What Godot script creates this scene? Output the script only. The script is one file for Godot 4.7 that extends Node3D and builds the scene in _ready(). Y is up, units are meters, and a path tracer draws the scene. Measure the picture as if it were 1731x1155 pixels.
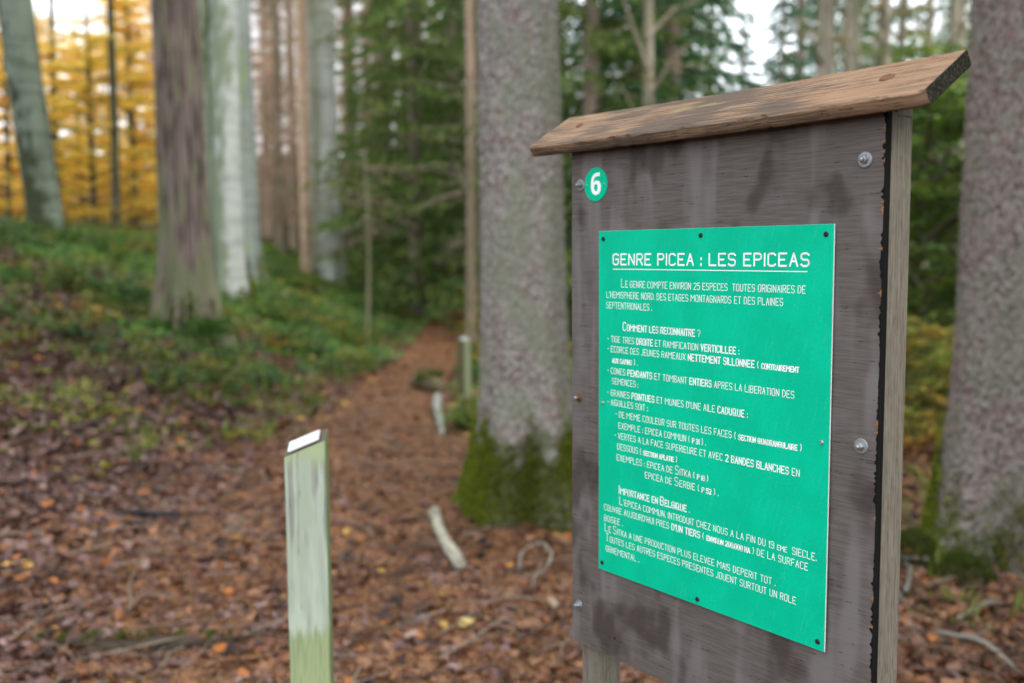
extends Node3D
# A forest path with a roofed information board in front of a spruce.

var rng := RandomNumberGenerator.new()
var nz := FastNoiseLite.new()
var nz2 := FastNoiseLite.new()
var cell := FastNoiseLite.new()
var taken := {}
var M := {}

# ------------------------------------------------------------------ naming
func numbered(called: String) -> String:
	var k: int = taken.get(called, 0)
	taken[called] = k + 1
	return called if k == 0 else "%s_%03d" % [called, k]

func thing(called: String, label: String, category: String, at := Vector3.ZERO, turn := 0.0, group := "") -> Node3D:
	var o := Node3D.new()
	o.name = numbered(called)
	add_child(o, true)
	o.position = at
	o.rotation.y = turn
	o.set_meta("label", label)
	o.set_meta("category", category)
	if group:
		o.set_meta("group", group)
	return o

func part(called: String, mesh: Mesh, material: Material, parent: Node, at := Vector3.ZERO) -> MeshInstance3D:
	var o := MeshInstance3D.new()
	o.name = called
	o.mesh = mesh
	o.material_override = material
	o.position = at
	parent.add_child(o, true)
	return o

func structure(called: String, mesh: Mesh, material: Material) -> MeshInstance3D:
	var o := part(called, mesh, material, self)
	o.set_meta("kind", "structure")
	return o

# ------------------------------------------------------------------ mesh buffer
class Buf:
	var v := PackedVector3Array()
	var n := PackedVector3Array()
	var c := PackedColorArray()
	var u := PackedVector2Array()
	var i := PackedInt32Array()
	func quad(a: Vector3, b: Vector3, d: Vector3, e: Vector3, col := Color.WHITE) -> void:
		var nn := (d - a).cross(b - a).normalized()
		var k := v.size()
		v.append(a); v.append(b); v.append(d); v.append(e)
		for q in 4:
			n.append(nn); c.append(col)
		u.append(Vector2(0, 0)); u.append(Vector2(1, 0)); u.append(Vector2(1, 1)); u.append(Vector2(0, 1))
		i.append(k); i.append(k + 1); i.append(k + 2)
		i.append(k); i.append(k + 2); i.append(k + 3)
	func tri(a: Vector3, b: Vector3, d: Vector3, col := Color.WHITE) -> void:
		var nn := (d - a).cross(b - a).normalized()
		var k := v.size()
		v.append(a); v.append(b); v.append(d)
		for q in 3:
			n.append(nn); c.append(col); u.append(Vector2.ZERO); i.append(k + q)
	# leaf: a folded diamond, from the base, along dir, with side vector
	func leaf(p: Vector3, along: Vector3, side: Vector3, col: Color) -> void:
		var k := v.size()
		var nn := along.cross(side).normalized()
		v.append(p); v.append(p + along * 0.45 + side); v.append(p + along); v.append(p + along * 0.45 - side)
		for q in 4:
			n.append(nn); c.append(Color(col, 1.0)); u.append(Vector2.ZERO)
		i.append(k); i.append(k + 1); i.append(k + 2)
		i.append(k); i.append(k + 2); i.append(k + 3)
	# grid of points, rows of w
	func grid(pts: PackedVector3Array, w: int, cols: PackedColorArray, uvs := PackedVector2Array(), flip := false) -> void:
		var k := v.size()
		var h := pts.size() / w
		v.append_array(pts)
		for r in h:
			for q in w:
				var a := pts[r * w + mini(q + 1, w - 1)] - pts[r * w + maxi(q - 1, 0)]
				var b := pts[mini(r + 1, h - 1) * w + q] - pts[maxi(r - 1, 0) * w + q]
				var nn := b.cross(a).normalized()
				n.append(-nn if flip else nn)
		c.append_array(cols)
		if uvs.is_empty():
			uvs.resize(pts.size())
		u.append_array(uvs)
		for r in h - 1:
			for q in w - 1:
				var a := k + r * w + q
				if flip:
					i.append(a); i.append(a + w); i.append(a + 1)
					i.append(a + 1); i.append(a + w); i.append(a + w + 1)
				else:
					i.append(a); i.append(a + 1); i.append(a + w)
					i.append(a + 1); i.append(a + w + 1); i.append(a + w)
	# tube along points with radii
	func tube(pts: Array, radii: Array, sides: int, col: Color) -> void:
		var k := v.size()
		var m := pts.size()
		for r in m:
			var t: Vector3 = (pts[mini(r + 1, m - 1)] - pts[maxi(r - 1, 0)]).normalized()
			var a := t.cross(Vector3(0.13, 0.21, 0.97)).normalized()
			if absf(t.dot(Vector3(0.13, 0.21, 0.97))) > 0.95:
				a = t.cross(Vector3.UP).normalized()
			var b := t.cross(a)
			for s in sides:
				var ang := TAU * s / sides
				var d := a * cos(ang) + b * sin(ang)
				v.append(pts[r] + d * radii[r]); n.append(d); c.append(Color(col, 1.0)); u.append(Vector2(float(s) / sides, float(r)))
		for r in m - 1:
			for s in sides:
				var a0 := k + r * sides + s
				var a1 := k + r * sides + (s + 1) % sides
				i.append(a0); i.append(a0 + sides); i.append(a1)
				i.append(a1); i.append(a0 + sides); i.append(a1 + sides)
		# caps
		for e in [0, m - 1]:
			var c0 := v.size()
			v.append(pts[e]); n.append((pts[e] - pts[1 if e == 0 else m - 2]).normalized()); c.append(col); u.append(Vector2.ZERO)
			for s in sides:
				var a0: int = k + e * sides + s
				var a1: int = k + e * sides + (s + 1) % sides
				if e == 0:
					i.append(c0); i.append(a0); i.append(a1)
				else:
					i.append(c0); i.append(a1); i.append(a0)
	func mesh() -> ArrayMesh:
		var arr := []
		arr.resize(Mesh.ARRAY_MAX)
		arr[Mesh.ARRAY_VERTEX] = v
		arr[Mesh.ARRAY_NORMAL] = n
		arr[Mesh.ARRAY_COLOR] = c
		arr[Mesh.ARRAY_TEX_UV] = u
		arr[Mesh.ARRAY_INDEX] = i
		var m := ArrayMesh.new()
		m.add_surface_from_arrays(Mesh.PRIMITIVE_TRIANGLES, arr)
		return m

# chamfered box around the origin-given centre; uv in metres per face
func cham(size: Vector3, ch: float, centre := Vector3.ZERO, st: SurfaceTool = null) -> SurfaceTool:
	if st == null:
		st = SurfaceTool.new()
		st.begin(Mesh.PRIMITIVE_TRIANGLES)
	var h := size / 2.0
	var corner := func(sx: float, sy: float, sz: float, ax: int) -> Vector3:
		var p := Vector3(sx * (h.x - ch), sy * (h.y - ch), sz * (h.z - ch))
		p[ax] = [sx, sy, sz][ax] * h[ax]
		return p
	var emit := func(pts: Array) -> void:
		var nn: Vector3 = (pts[1] - pts[0]).cross(pts[2] - pts[0]).normalized()
		var mid := Vector3.ZERO
		for p in pts:
			mid += p
		if nn.dot(mid) > 0.0:  # front faces run clockwise
			pts.reverse()
		nn = nn if nn.dot(mid) > 0.0 else -nn
		var an := nn.abs()
		for k in range(1, pts.size() - 1):
			for p in [pts[0], pts[k], pts[k + 1]]:
				st.set_normal(nn)
				st.set_color(Color.WHITE)
				var w: Vector3 = p + centre
				st.set_uv(Vector2(w.x, w.y) if an.z >= an.x and an.z >= an.y else (Vector2(w.z, w.y) if an.x >= an.y else Vector2(w.x, w.z)))
				st.add_vertex(w)
	for ax in 3:
		var b := (ax + 1) % 3
		var c := (ax + 2) % 3
		for s in [-1.0, 1.0]:
			var q := []
			for bc in [[-1.0, -1.0], [1.0, -1.0], [1.0, 1.0], [-1.0, 1.0]]:
				var sg := Vector3.ZERO
				sg[ax] = s; sg[b] = bc[0]; sg[c] = bc[1]
				q.append(corner.call(sg.x, sg.y, sg.z, ax))
			emit.call(q)
		for sb in [-1.0, 1.0]:
			for sc in [-1.0, 1.0]:
				var q := []
				for k in [[-1.0, b], [1.0, b], [1.0, c], [-1.0, c]]:
					var sg := Vector3.ZERO
					sg[ax] = k[0]; sg[b] = sb; sg[c] = sc
					q.append(corner.call(sg.x, sg.y, sg.z, k[1]))
				emit.call(q)
	for sx in [-1.0, 1.0]:
		for sy in [-1.0, 1.0]:
			for sz in [-1.0, 1.0]:
				emit.call([corner.call(sx, sy, sz, 0), corner.call(sx, sy, sz, 1), corner.call(sx, sy, sz, 2)])
	return st

# ------------------------------------------------------------------ materials
func lin(r: float, g: float, b: float) -> Color:
	return Color(r, g, b).linear_to_srgb()

func mat(called: String, col: Color, rough: float, vertex := false) -> StandardMaterial3D:
	var m := StandardMaterial3D.new()
	m.resource_name = called
	m.albedo_color = col
	m.roughness = rough
	m.vertex_color_use_as_albedo = vertex
	m.cull_mode = BaseMaterial3D.CULL_DISABLED
	m.metallic_specular = 0.22
	M[called] = m
	return m

func ramp(t: float, stops: Array) -> Color:
	# stops: [[t, Color], ...] linear colours
	if t <= stops[0][0]:
		return stops[0][1]
	for k in range(1, stops.size()):
		if t <= stops[k][0]:
			return stops[k - 1][1].lerp(stops[k][1], (t - stops[k - 1][0]) / (stops[k][0] - stops[k - 1][0]))
	return stops[-1][1]

func image_tex(w: int, h: int, f: Callable) -> ImageTexture:
	var im := Image.create(w, h, false, Image.FORMAT_RGB8)
	for y in h:
		for x in w:
			im.set_pixel(x, y, (f.call(x, y) as Color))
	return ImageTexture.create_from_image(im)

func sm(a: float, b: float, x: float) -> float:
	return smoothstep(a, b, x)

# ------------------------------------------------------------------ terrain
var path_d := [-10.0, 0.0, 3.0, 6.0, 8.7, 10.2, 13.0, 18.0, 25.0, 32.0, 45.0]
var path_x := [-0.2, -0.35, -0.55, -0.9, -1.14, -1.2, -1.1, -1.22, -1.42, -1.7, -3.5]
func path_at(d: float) -> float:
	for k in range(1, path_d.size()):
		if d < path_d[k]:
			var t: float = clampf((d - path_d[k - 1]) / (path_d[k] - path_d[k - 1]), 0.0, 1.0)
			return lerpf(path_x[k - 1], path_x[k], t * t * (3.0 - 2.0 * t))
	return path_x[-1]

func ground(x: float, z: float) -> float:
	var d := -z
	var left := path_at(d) - x
	var e := left - lerpf(1.3, 0.75, sm(6.0, 12.0, d))
	var bank := 0.355 * (e + sqrt(e * e + 0.12)) * 0.5 - 0.02
	bank = 1.8 - 0.5 * ((1.8 - bank) + sqrt((1.8 - bank) * (1.8 - bank) + 0.08))
	var right := maxf(0.0, -left - 1.2)
	var h := maxf(bank, -0.1) - 0.02 * right + 0.008 * maxf(0.0, d - 24.0) + 0.13 * clampf(d - 30.0, 0.0, 60.0) * sm(30.0, 40.0, d)
	var rough := sm(0.4, 1.4, absf(left))
	h += nz.get_noise_2d(x * 9.0, z * 9.0) * (0.02 + 0.07 * rough) + nz.get_noise_2d(x * 60.0, z * 60.0) * 0.012
	return h

# a point at a given pixel of the 1731 x 1155 photograph's frame and distance: used only to note down where things stand
func stand(x: float, d: float) -> Vector3:
	return Vector3(x, ground(x, -d), -d)

# ------------------------------------------------------------------ trees
# trunk: axis points and radii with bark relief; colour from a callable(theta, y, p) in linear values
func trunk_mesh(axis: Array, radii: Array, nu: int, nv: int, relief: Callable, colour: Callable) -> ArrayMesh:
	var pts := PackedVector3Array()
	var cols := PackedColorArray()
	var m := axis.size() - 1
	for r in nv + 1:
		var t := float(r) / nv * m
		var k := mini(int(t), m - 1)
		var fr := t - k
		fr = fr * fr * (3.0 - 2.0 * fr) * 0.3 + fr * 0.7
		var p: Vector3 = axis[k].lerp(axis[k + 1], fr)
		var rad: float = lerpf(radii[k], radii[k + 1], fr)
		for q in nu + 1:
			var th := TAU * (q % nu) / nu
			var dirv := Vector3(cos(th), 0, sin(th))
			var rr: float = rad + relief.call(th, p.y, rad)
			pts.append(p + dirv * rr)
			cols.append(colour.call(th, p.y, p + dirv * rad))
	var b := Buf.new()
	b.grid(pts, nu + 1, cols, PackedVector2Array(), true)
	# seam normals
	for r in nv + 1:
		var a := r * (nu + 1)
		var s := (b.n[a] + b.n[a + nu]).normalized()
		b.n[a] = s
		b.n[a + nu] = s
	return b.mesh()

func flare(th: float, y: float, amount: float, reach: float, lobes: float, ph: float) -> float:
	var f := exp(-maxf(y, 0.0) / reach)
	return amount * f * (0.65 + 0.35 * sin(lobes * th + ph) + 0.25 * sin((lobes + 2.0) * th + ph * 2.3))

func rough_noise(th: float, y: float, su: float, sv: float) -> float:
	return nz.get_noise_3d(cos(th) * su, y * sv, sin(th) * su)

func spruce_relief(seed_off: float, amount: float) -> Callable:
	return func(th: float, y: float, rad: float) -> float:
		var c := cell.get_noise_3d(cos(th) * rad * 1500.0 + seed_off, y * 950.0, sin(th) * rad * 1500.0)
		return c * amount + nz.get_noise_3d(cos(th) * rad * 1300.0, y * 900.0, sin(th) * rad * 1300.0 + seed_off) * amount * 1.2 + rough_noise(th, y, 60.0, 20.0) * 0.012 + flare(th, y, 0.2, 0.36, 5.0, seed_off)

func spruce_colour(seed_off: float, base: Color, dark: Color, spot: Color, lichen: Color, lichen_amt: float) -> Callable:
	return func(th: float, _y: float, p: Vector3) -> Color:
		var a := nz.get_noise_3d(p.x * 1600.0 + seed_off, p.y * 1050.0, p.z * 1600.0) * 0.5 + 0.5
		var f := nz2.get_noise_3d(p.x * 2300.0, p.y * 1500.0 + seed_off, p.z * 2300.0) * 0.5 + 0.5
		var g := nz2.get_noise_3d(p.x * 150.0, p.y * 90.0 + seed_off, p.z * 150.0) * 0.5 + 0.5
		var col := base.lerp(base * 0.7, sm(0.35, 0.65, f))
		col = col.lerp(dark, clampf(sm(0.5, 0.63, a * 0.7 + f * 0.3) * 0.85, 0.0, 1.0))
		col = col.lerp(spot, sm(0.62, 0.72, nz2.get_noise_3d(p.x * 520.0 + 90.0, p.y * 400.0, p.z * 520.0) * 0.5 + 0.5) * 0.6)
		col = col.lerp(lichen, clampf(sm(0.48, 0.6, g * 0.75 + f * 0.3 + 0.06 * cos(th - 0.4)) * lichen_amt, 0.0, 1.0))
		return Color(col, 1.0)

func beech_colour(seed_off: float, pale: Color, grey: Color, algae_shade: Color, algae_shade_amt: float, side: float) -> Callable:
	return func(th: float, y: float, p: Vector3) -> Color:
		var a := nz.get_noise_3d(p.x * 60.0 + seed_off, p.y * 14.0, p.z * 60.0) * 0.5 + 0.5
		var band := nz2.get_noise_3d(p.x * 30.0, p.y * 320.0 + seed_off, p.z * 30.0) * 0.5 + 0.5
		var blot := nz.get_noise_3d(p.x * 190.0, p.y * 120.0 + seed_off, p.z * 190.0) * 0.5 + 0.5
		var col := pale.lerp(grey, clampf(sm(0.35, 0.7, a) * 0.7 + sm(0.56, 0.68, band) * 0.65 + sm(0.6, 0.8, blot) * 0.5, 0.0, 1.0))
		# ragged algae streaks, thicker round the foot; the one-sided excess is painted-in shade
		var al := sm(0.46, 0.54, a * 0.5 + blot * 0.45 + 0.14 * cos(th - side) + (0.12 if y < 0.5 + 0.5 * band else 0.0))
		return col.lerp(algae_shade, clampf(al * algae_shade_amt, 0.0, 1.0))

func smooth_relief(seed_off: float, amp: float, fl: float, reach: float) -> Callable:
	return func(th: float, y: float, rad: float) -> float:
		return rough_noise(th, y + seed_off, 40.0 * (0.3 + rad), 12.0) * amp + flare(th, y, fl, reach, 4.0, seed_off)

# conifer crown of drooping boughs with needle sprays
func bough(b: Buf, start: Vector3, az: float, length: float, rise: float, droop: float, dens: float, cols: Array, bare: float, size := 1.0) -> void:
	var out := Vector3(cos(az), 0, sin(az))
	var side := Vector3(-out.z, 0, out.x)
	var pts := []
	var rad := []
	for s in 6:
		var t := s / 5.0
		pts.append(start + out * length * t + Vector3.UP * (rise * t * length - droop * t * t * length))
		rad.append(lerpf(0.012 + 0.006 * length, 0.003, t))
	b.tube(pts, rad, 4, Color(0.10, 0.075, 0.055))
	var step := 0.11 / dens
	var s := bare * length
	while s < length:
		var t := s / length
		var p := start + out * s + Vector3.UP * (rise * s - droop * t * t * length)
		for sg in [-1.0, 1.0]:
			var l: float = (0.34 * (length - s) + 0.16) * rng.randf_range(0.6, 1.15)
			var dirv: Vector3 = (side * sg * 0.9 + out * 0.65 + Vector3.UP * rng.randf_range(-0.5, 0.05)).normalized()
			var q := 0.04
			while q < l:
				var at := p + dirv * q + Vector3.DOWN * (q * q * 0.35)
				for k in 2:
					var a: Vector3 = (dirv * 0.6 + side * rng.randf_range(-0.9, 0.9) + out * rng.randf_range(-0.2, 0.8) + Vector3.DOWN * rng.randf_range(0.05, 0.9)).normalized()
					var ln := rng.randf_range(0.09, 0.2) * size
					var sd := a.cross(Vector3(rng.randf_range(-1, 1), rng.randf_range(-1, 1), rng.randf_range(-1, 1))).normalized() * rng.randf_range(0.014, 0.028) * size
					var col: Color = cols[rng.randi() % cols.size()]
					b.leaf(at, a * ln, sd, col * rng.randf_range(0.75, 1.2))
				q += 0.105 / dens * size
		s += step * rng.randf_range(0.7, 1.3)

func conifer_crown(y0: float, y1: float, len0: float, len1: float, spacing: float, per: int, droop: float, dens: float, cols: Array, bare := 0.18, size := 1.0) -> ArrayMesh:
	var b := Buf.new()
	var y := y0
	while y < y1:
		var t := (y - y0) / (y1 - y0)
		var az0 := rng.randf() * TAU
		for k in per:
			if rng.randf() < 0.12:
				continue
			var l := lerpf(len0, len1, t) * rng.randf_range(0.65, 1.15)
			bough(b, Vector3(0, y + rng.randf_range(-0.15, 0.15), 0), az0 + TAU * k / per + rng.randf_range(-0.35, 0.35), l, rng.randf_range(-0.05, 0.22), droop * rng.randf_range(0.7, 1.3), dens, cols, bare, size)
		y += spacing * rng.randf_range(0.75, 1.25)
	return b.mesh()

# dead twiggy lower branches
func dead_branches(y0: float, y1: float, length: float, count: int, col: Color) -> ArrayMesh:
	var b := Buf.new()
	for k in count:
		var y := rng.randf_range(y0, y1)
		var az := rng.randf() * TAU
		var out := Vector3(cos(az), 0, sin(az))
		var side := Vector3(-out.z, 0, out.x)
		var l := length * rng.randf_range(0.4, 1.1)
		var tip := out * l + Vector3.UP * l * rng.randf_range(-0.5, 0.25)
		var a := Vector3(0, y, 0)
		var cc := col * rng.randf_range(0.7, 1.25)
		b.tube([a, a + tip * 0.5 + Vector3.UP * 0.05, a + tip], [0.008, 0.006, 0.002], 3, cc)
		for j in 9:
			var t := rng.randf_range(0.2, 1.0)
			var p := a + tip * t + Vector3.UP * 0.05 * (1.0 - absf(2.0 * t - 1.0))
			var e: Vector3 = (side * (1.0 if j % 2 else -1.0) + out * rng.randf_range(0.1, 0.9) + Vector3.UP * rng.randf_range(-0.6, 0.3)).normalized() * rng.randf_range(0.15, 0.5) * l * 0.6
			b.leaf(p, e, e.cross(Vector3(0.3, 0.9, 0.1)).normalized() * 0.0045, cc)
			b.leaf(p + e * 0.4, e.rotated(Vector3.UP, 0.6) * 0.5, Vector3.UP * 0.004, cc)
	return b.mesh()

# broadleaf crown: limbs with sprays of leaves in loose level layers. returns [limbs mesh, leaves mesh]
func leafy_crown(y0: float, y1: float, spread: float, limbs: int, per: int, leaf_len: float, cols: Array, up: float, bark: Color) -> Array:
	var w := Buf.new()
	var b := Buf.new()
	for k in limbs:
		var t := (k + rng.randf()) / limbs
		var y := lerpf(y0, y1, t)
		var az := k * 2.4 + rng.randf_range(-0.5, 0.5)
		var l := spread * (1.0 - 0.6 * t * t) * rng.randf_range(0.55, 1.1)
		var out := Vector3(cos(az), up * rng.randf_range(0.5, 1.3), sin(az)).normalized()
		var a := Vector3(0, y, 0)
		var e := a + out * l + Vector3.DOWN * 0.1 * l
		var mid := a + out * l * 0.5 + Vector3.UP * 0.06 * l
		w.tube([a, mid, e], [0.02 + 0.008 * l, 0.014, 0.004], 4, bark)
		for j in per:
			var s := rng.randf_range(0.2, 1.0)
			var p := a.lerp(mid, s * 2.0) if s < 0.5 else mid.lerp(e, s * 2.0 - 1.0)
			var ta := rng.randf() * TAU
			var tl := rng.randf_range(0.25, 0.75) * (0.5 + 0.25 * spread)
			var tw := Vector3(cos(ta), rng.randf_range(-0.25, 0.3), sin(ta)) * tl
			w.tube([p, p + tw], [0.007, 0.002], 3, bark)
			var n := int(tl / leaf_len * 5.0)
			var tone: Color = cols[rng.randi() % cols.size()]
			for q in n:
				var u := rng.randf_range(0.1, 1.05)
				var at := p + tw * u + Vector3(rng.randf_range(-1, 1), rng.randf_range(-0.4, 0.2), rng.randf_range(-1, 1)) * leaf_len * 1.4
				var la := rng.randf() * TAU
				var ld := Vector3(cos(la), rng.randf_range(-0.7, 0.2), sin(la)).normalized()
				var sd := ld.cross(Vector3(rng.randf_range(-0.5, 0.5), 1, rng.randf_range(-0.5, 0.5))).normalized()
				var ll := leaf_len * rng.randf_range(0.7, 1.3)
				var col: Color = tone.lerp(cols[rng.randi() % cols.size()], rng.randf() * 0.6) * rng.randf_range(0.75, 1.25)
				b.leaf(at, ld * ll, sd * ll * 0.33, col)
	return [w.mesh(), b.mesh()]

# ------------------------------------------------------------------ lettering: a single-line engraving alphabet on a grid 4 wide and 8 high
var glyphs := {
	"A": "00 28 40|13 33", "B": "00 08 38 47 45 34 04|34 43 41 30 00", "C": "47 38 18 07 01 10 30 41", "D": "00 08 28 46 42 20 00",
	"E": "40 00 08 48|04 34", "F": "00 08 48|04 34", "G": "47 38 18 07 01 10 30 41 44 24", "H": "00 08|40 48|04 44", "I": "00 08",
	"J": "01 10 20 31 38", "K": "00 08|48 03|14 40", "L": "08 00 40", "M": "00 08 34 68 60", "N": "00 08 40 48", "O": "01 07 18 38 47 41 30 10 01",
	"P": "00 08 38 47 45 34 04", "Q": "01 07 18 38 47 41 30 10 01|23 50", "R": "00 08 38 47 45 34 04|24 40", "S": "01 10 30 41 43 34 14 05 07 18 38 47",
	"T": "08 48|20 28", "U": "08 01 10 30 41 48", "V": "08 20 48", "X": "00 48|08 40", "Y": "08 24 48|24 20", "Z": "08 48 00 40",
	"0": "01 07 18 38 47 41 30 10 01", "1": "06 18 10", "2": "07 18 38 47 45 00 40", "3": "07 18 38 47 45 34 14|34 43 41 30 10 01",
	"5": "48 08 05 35 44 41 30 10 01", "8": "14 05 07 18 38 47 45 34 14 03 01 10 30 41 43 34", "9": "01 10 30 41 47 38 18 07 05 14 34 45",
	".": "00 01", ",": "01 00", ":": "00 01|04 05", ";": "01 00|04 05", "(": "18 06 02 10", ")": "08 16 12 00", "-": "04 24", "'": "08 06", "?": "07 18 38 47 45 23 22|21 20",
}
# text with marks: *bold*, ^ before a larger capital, { } smaller
func text_line(text: String, x0: float, x1: float, base: float, cap: float, stroke: float) -> ArrayMesh:
	var strokes := []
	var x := 0.0
	var bold := false
	var size := 1.0
	var big := false
	for ch in text:
		if ch == "*":
			bold = not bold
			continue
		if ch == "{" or ch == "}":
			size = 0.72 if ch == "{" else 1.0
			continue
		if ch == "^":
			big = true
			continue
		var k := size * (1.35 if big else 1.0)
		big = false
		if ch == " ":
			x += 3.2 * k
			continue
		var wide := 0.0
		for line in (glyphs[ch] as String).split("|"):
			var pl := []
			for pt in line.split(" "):
				var gx := float(pt.substr(0, 1))
				wide = maxf(wide, gx)
				pl.append(Vector2(x + gx * k, float(pt.substr(1, 1)) * k))
			strokes.append([pl, bold])
		x += (wide + 2.0) * k
	var total := x - 2.0
	var sx := (x1 - x0) / total
	var sy := cap / 8.0
	var b := Buf.new()
	for s in strokes:
		var pl: Array = s[0]
		var hw: float = stroke * (1.75 if s[1] else 1.0) * 0.5
		for k in pl.size() - 1:
			var a := Vector2(x0 + pl[k].x * sx, base + pl[k].y * sy)
			var c := Vector2(x0 + pl[k + 1].x * sx, base + pl[k + 1].y * sy)
			var d := (c - a).normalized()
			var nn := Vector2(-d.y, d.x) * hw
			a -= d * hw * 0.8
			c += d * hw * 0.8
			b.quad(Vector3(a.x + nn.x, a.y + nn.y, 0), Vector3(c.x + nn.x, c.y + nn.y, 0), Vector3(c.x - nn.x, c.y - nn.y, 0), Vector3(a.x - nn.x, a.y - nn.y, 0))
	return b.mesh()

# ------------------------------------------------------------------ small hardware
func lathe(profile: Array, sides: int, axis_z := true) -> ArrayMesh:
	# profile: [radius, along] pairs from back to front; turned round the z axis
	var pts := PackedVector3Array()
	var cols := PackedColorArray()
	for p in profile:
		for s in sides + 1:
			var a := TAU * s / sides
			pts.append(Vector3(cos(a) * p[0], sin(a) * p[0], p[1]) if axis_z else Vector3(cos(a) * p[0], p[1], -sin(a) * p[0]))
			cols.append(Color.WHITE)
	var b := Buf.new()
	b.grid(pts, sides + 1, cols, PackedVector2Array(), true)
	return b.mesh()

func hex_nut(r: float, h: float) -> ArrayMesh:
	return lathe([[r * 0.98, 0.0], [r, 0.0005], [r, h * 0.8], [r * 0.88, h], [0.0005, h]], 6)

# ==================================================================
func _ready() -> void:
	rng.seed = 41
	nz.seed = 7
	nz.frequency = 0.03
	nz.fractal_octaves = 3
	nz2.seed = 21
	nz2.frequency = 0.03
	nz2.fractal_octaves = 2
	cell.seed = 5
	cell.noise_type = FastNoiseLite.TYPE_CELLULAR
	cell.frequency = 0.02
	cell.fractal_type = FastNoiseLite.FRACTAL_NONE
	cell.cellular_return_type = FastNoiseLite.RETURN_DISTANCE2_SUB

	# ---------------- camera, sky, light
	var cam := Camera3D.new()
	cam.name = "camera"
	add_child(cam)
	cam.position = Vector3(0, 1.4, 0)
	cam.rotation = Vector3(deg_to_rad(-5.117), 0, deg_to_rad(-0.404))
	var att := CameraAttributesPhysical.new()
	att.frustum_focal_length = 35.0
	att.frustum_focus_distance = 1.24
	att.frustum_near = 0.05
	att.frustum_far = 600.0
	att.exposure_aperture = 3.2
	cam.attributes = att
	cam.fov = rad_to_deg(2.0 * atan(1155.0 / 2.0 / 1682.9))
	cam.near = 0.05
	cam.far = 600.0
	cam.current = true

	var env := Environment.new()
	env.background_mode = Environment.BG_SKY
	var sky := Sky.new()
	var sk := ProceduralSkyMaterial.new()
	sk.sky_top_color = Color(0.93, 0.96, 1.0)
	sk.sky_horizon_color = Color(0.93, 0.95, 0.97)
	sk.sky_curve = 0.15
	sk.ground_bottom_color = Color(0.16, 0.14, 0.12)
	sk.ground_horizon_color = Color(0.3, 0.29, 0.27)
	sk.sky_energy_multiplier = 1.0
	sky.sky_material = sk
	env.sky = sky
	env.background_energy_multiplier = 1.5
	env.tonemap_mode = Environment.TONE_MAPPER_LINEAR
	env.tonemap_exposure = 2.3
	env.sdfgi_enabled = true
	env.ssao_enabled = true
	env.ssil_enabled = true
	var we := WorldEnvironment.new()
	we.name = "world_environment"
	we.environment = env
	add_child(we)

	var sun := DirectionalLight3D.new()
	sun.name = "overcast_sun"
	sun.light_energy = 0.5
	sun.light_angular_distance = 22.0
	sun.light_color = Color(1.0, 0.97, 0.92)
	sun.shadow_enabled = true
	add_child(sun)
	sun.look_at_from_position(Vector3.ZERO, Vector3(-0.5, -0.72, -0.52), Vector3.UP)

	make_materials()
	make_ground()
	make_board()
	make_posts()
	make_near_trees()
	make_mid_trees()
	make_woods()
	make_litter()
	make_sticks()

func make_materials() -> void:
	mat("bark", Color.WHITE, 0.9, true)
	var nd := mat("needles", Color.WHITE, 0.6, true)
	nd.backlight_enabled = true
	nd.backlight = lin(0.5, 0.6, 0.4)
	var lf := mat("leaves", Color.WHITE, 0.55, true)
	lf.backlight_enabled = true
	lf.backlight = lin(1.0, 0.95, 0.7)
	var gl := mat("green_leaves", Color.WHITE, 0.5, true)
	gl.backlight_enabled = true
	gl.backlight = lin(0.5, 0.6, 0.35)
	mat("litter", Color.WHITE, 0.62, true).metallic_specular = 0.35
	mat("moss", Color.WHITE, 0.95, true)
	mat("twig", Color.WHITE, 0.85, true)
	var zn := mat("zinc", lin(0.34, 0.35, 0.36), 0.55)
	zn.metallic = 0.85
	var rs := mat("rusty_steel", lin(0.16, 0.085, 0.05), 0.7)
	rs.metallic = 0.35
	mat("dark_screw", lin(0.03, 0.03, 0.032), 0.4).metallic = 0.6
	mat("white_core", lin(0.75, 0.78, 0.76), 0.5)
	mat("engraving", lin(0.82, 0.87, 0.84), 0.55)
	mat("splinter", lin(0.27, 0.13, 0.055), 0.85)
	mat("black_edge", lin(0.008, 0.008, 0.008), 0.85).metallic_specular = 0.2

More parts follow.
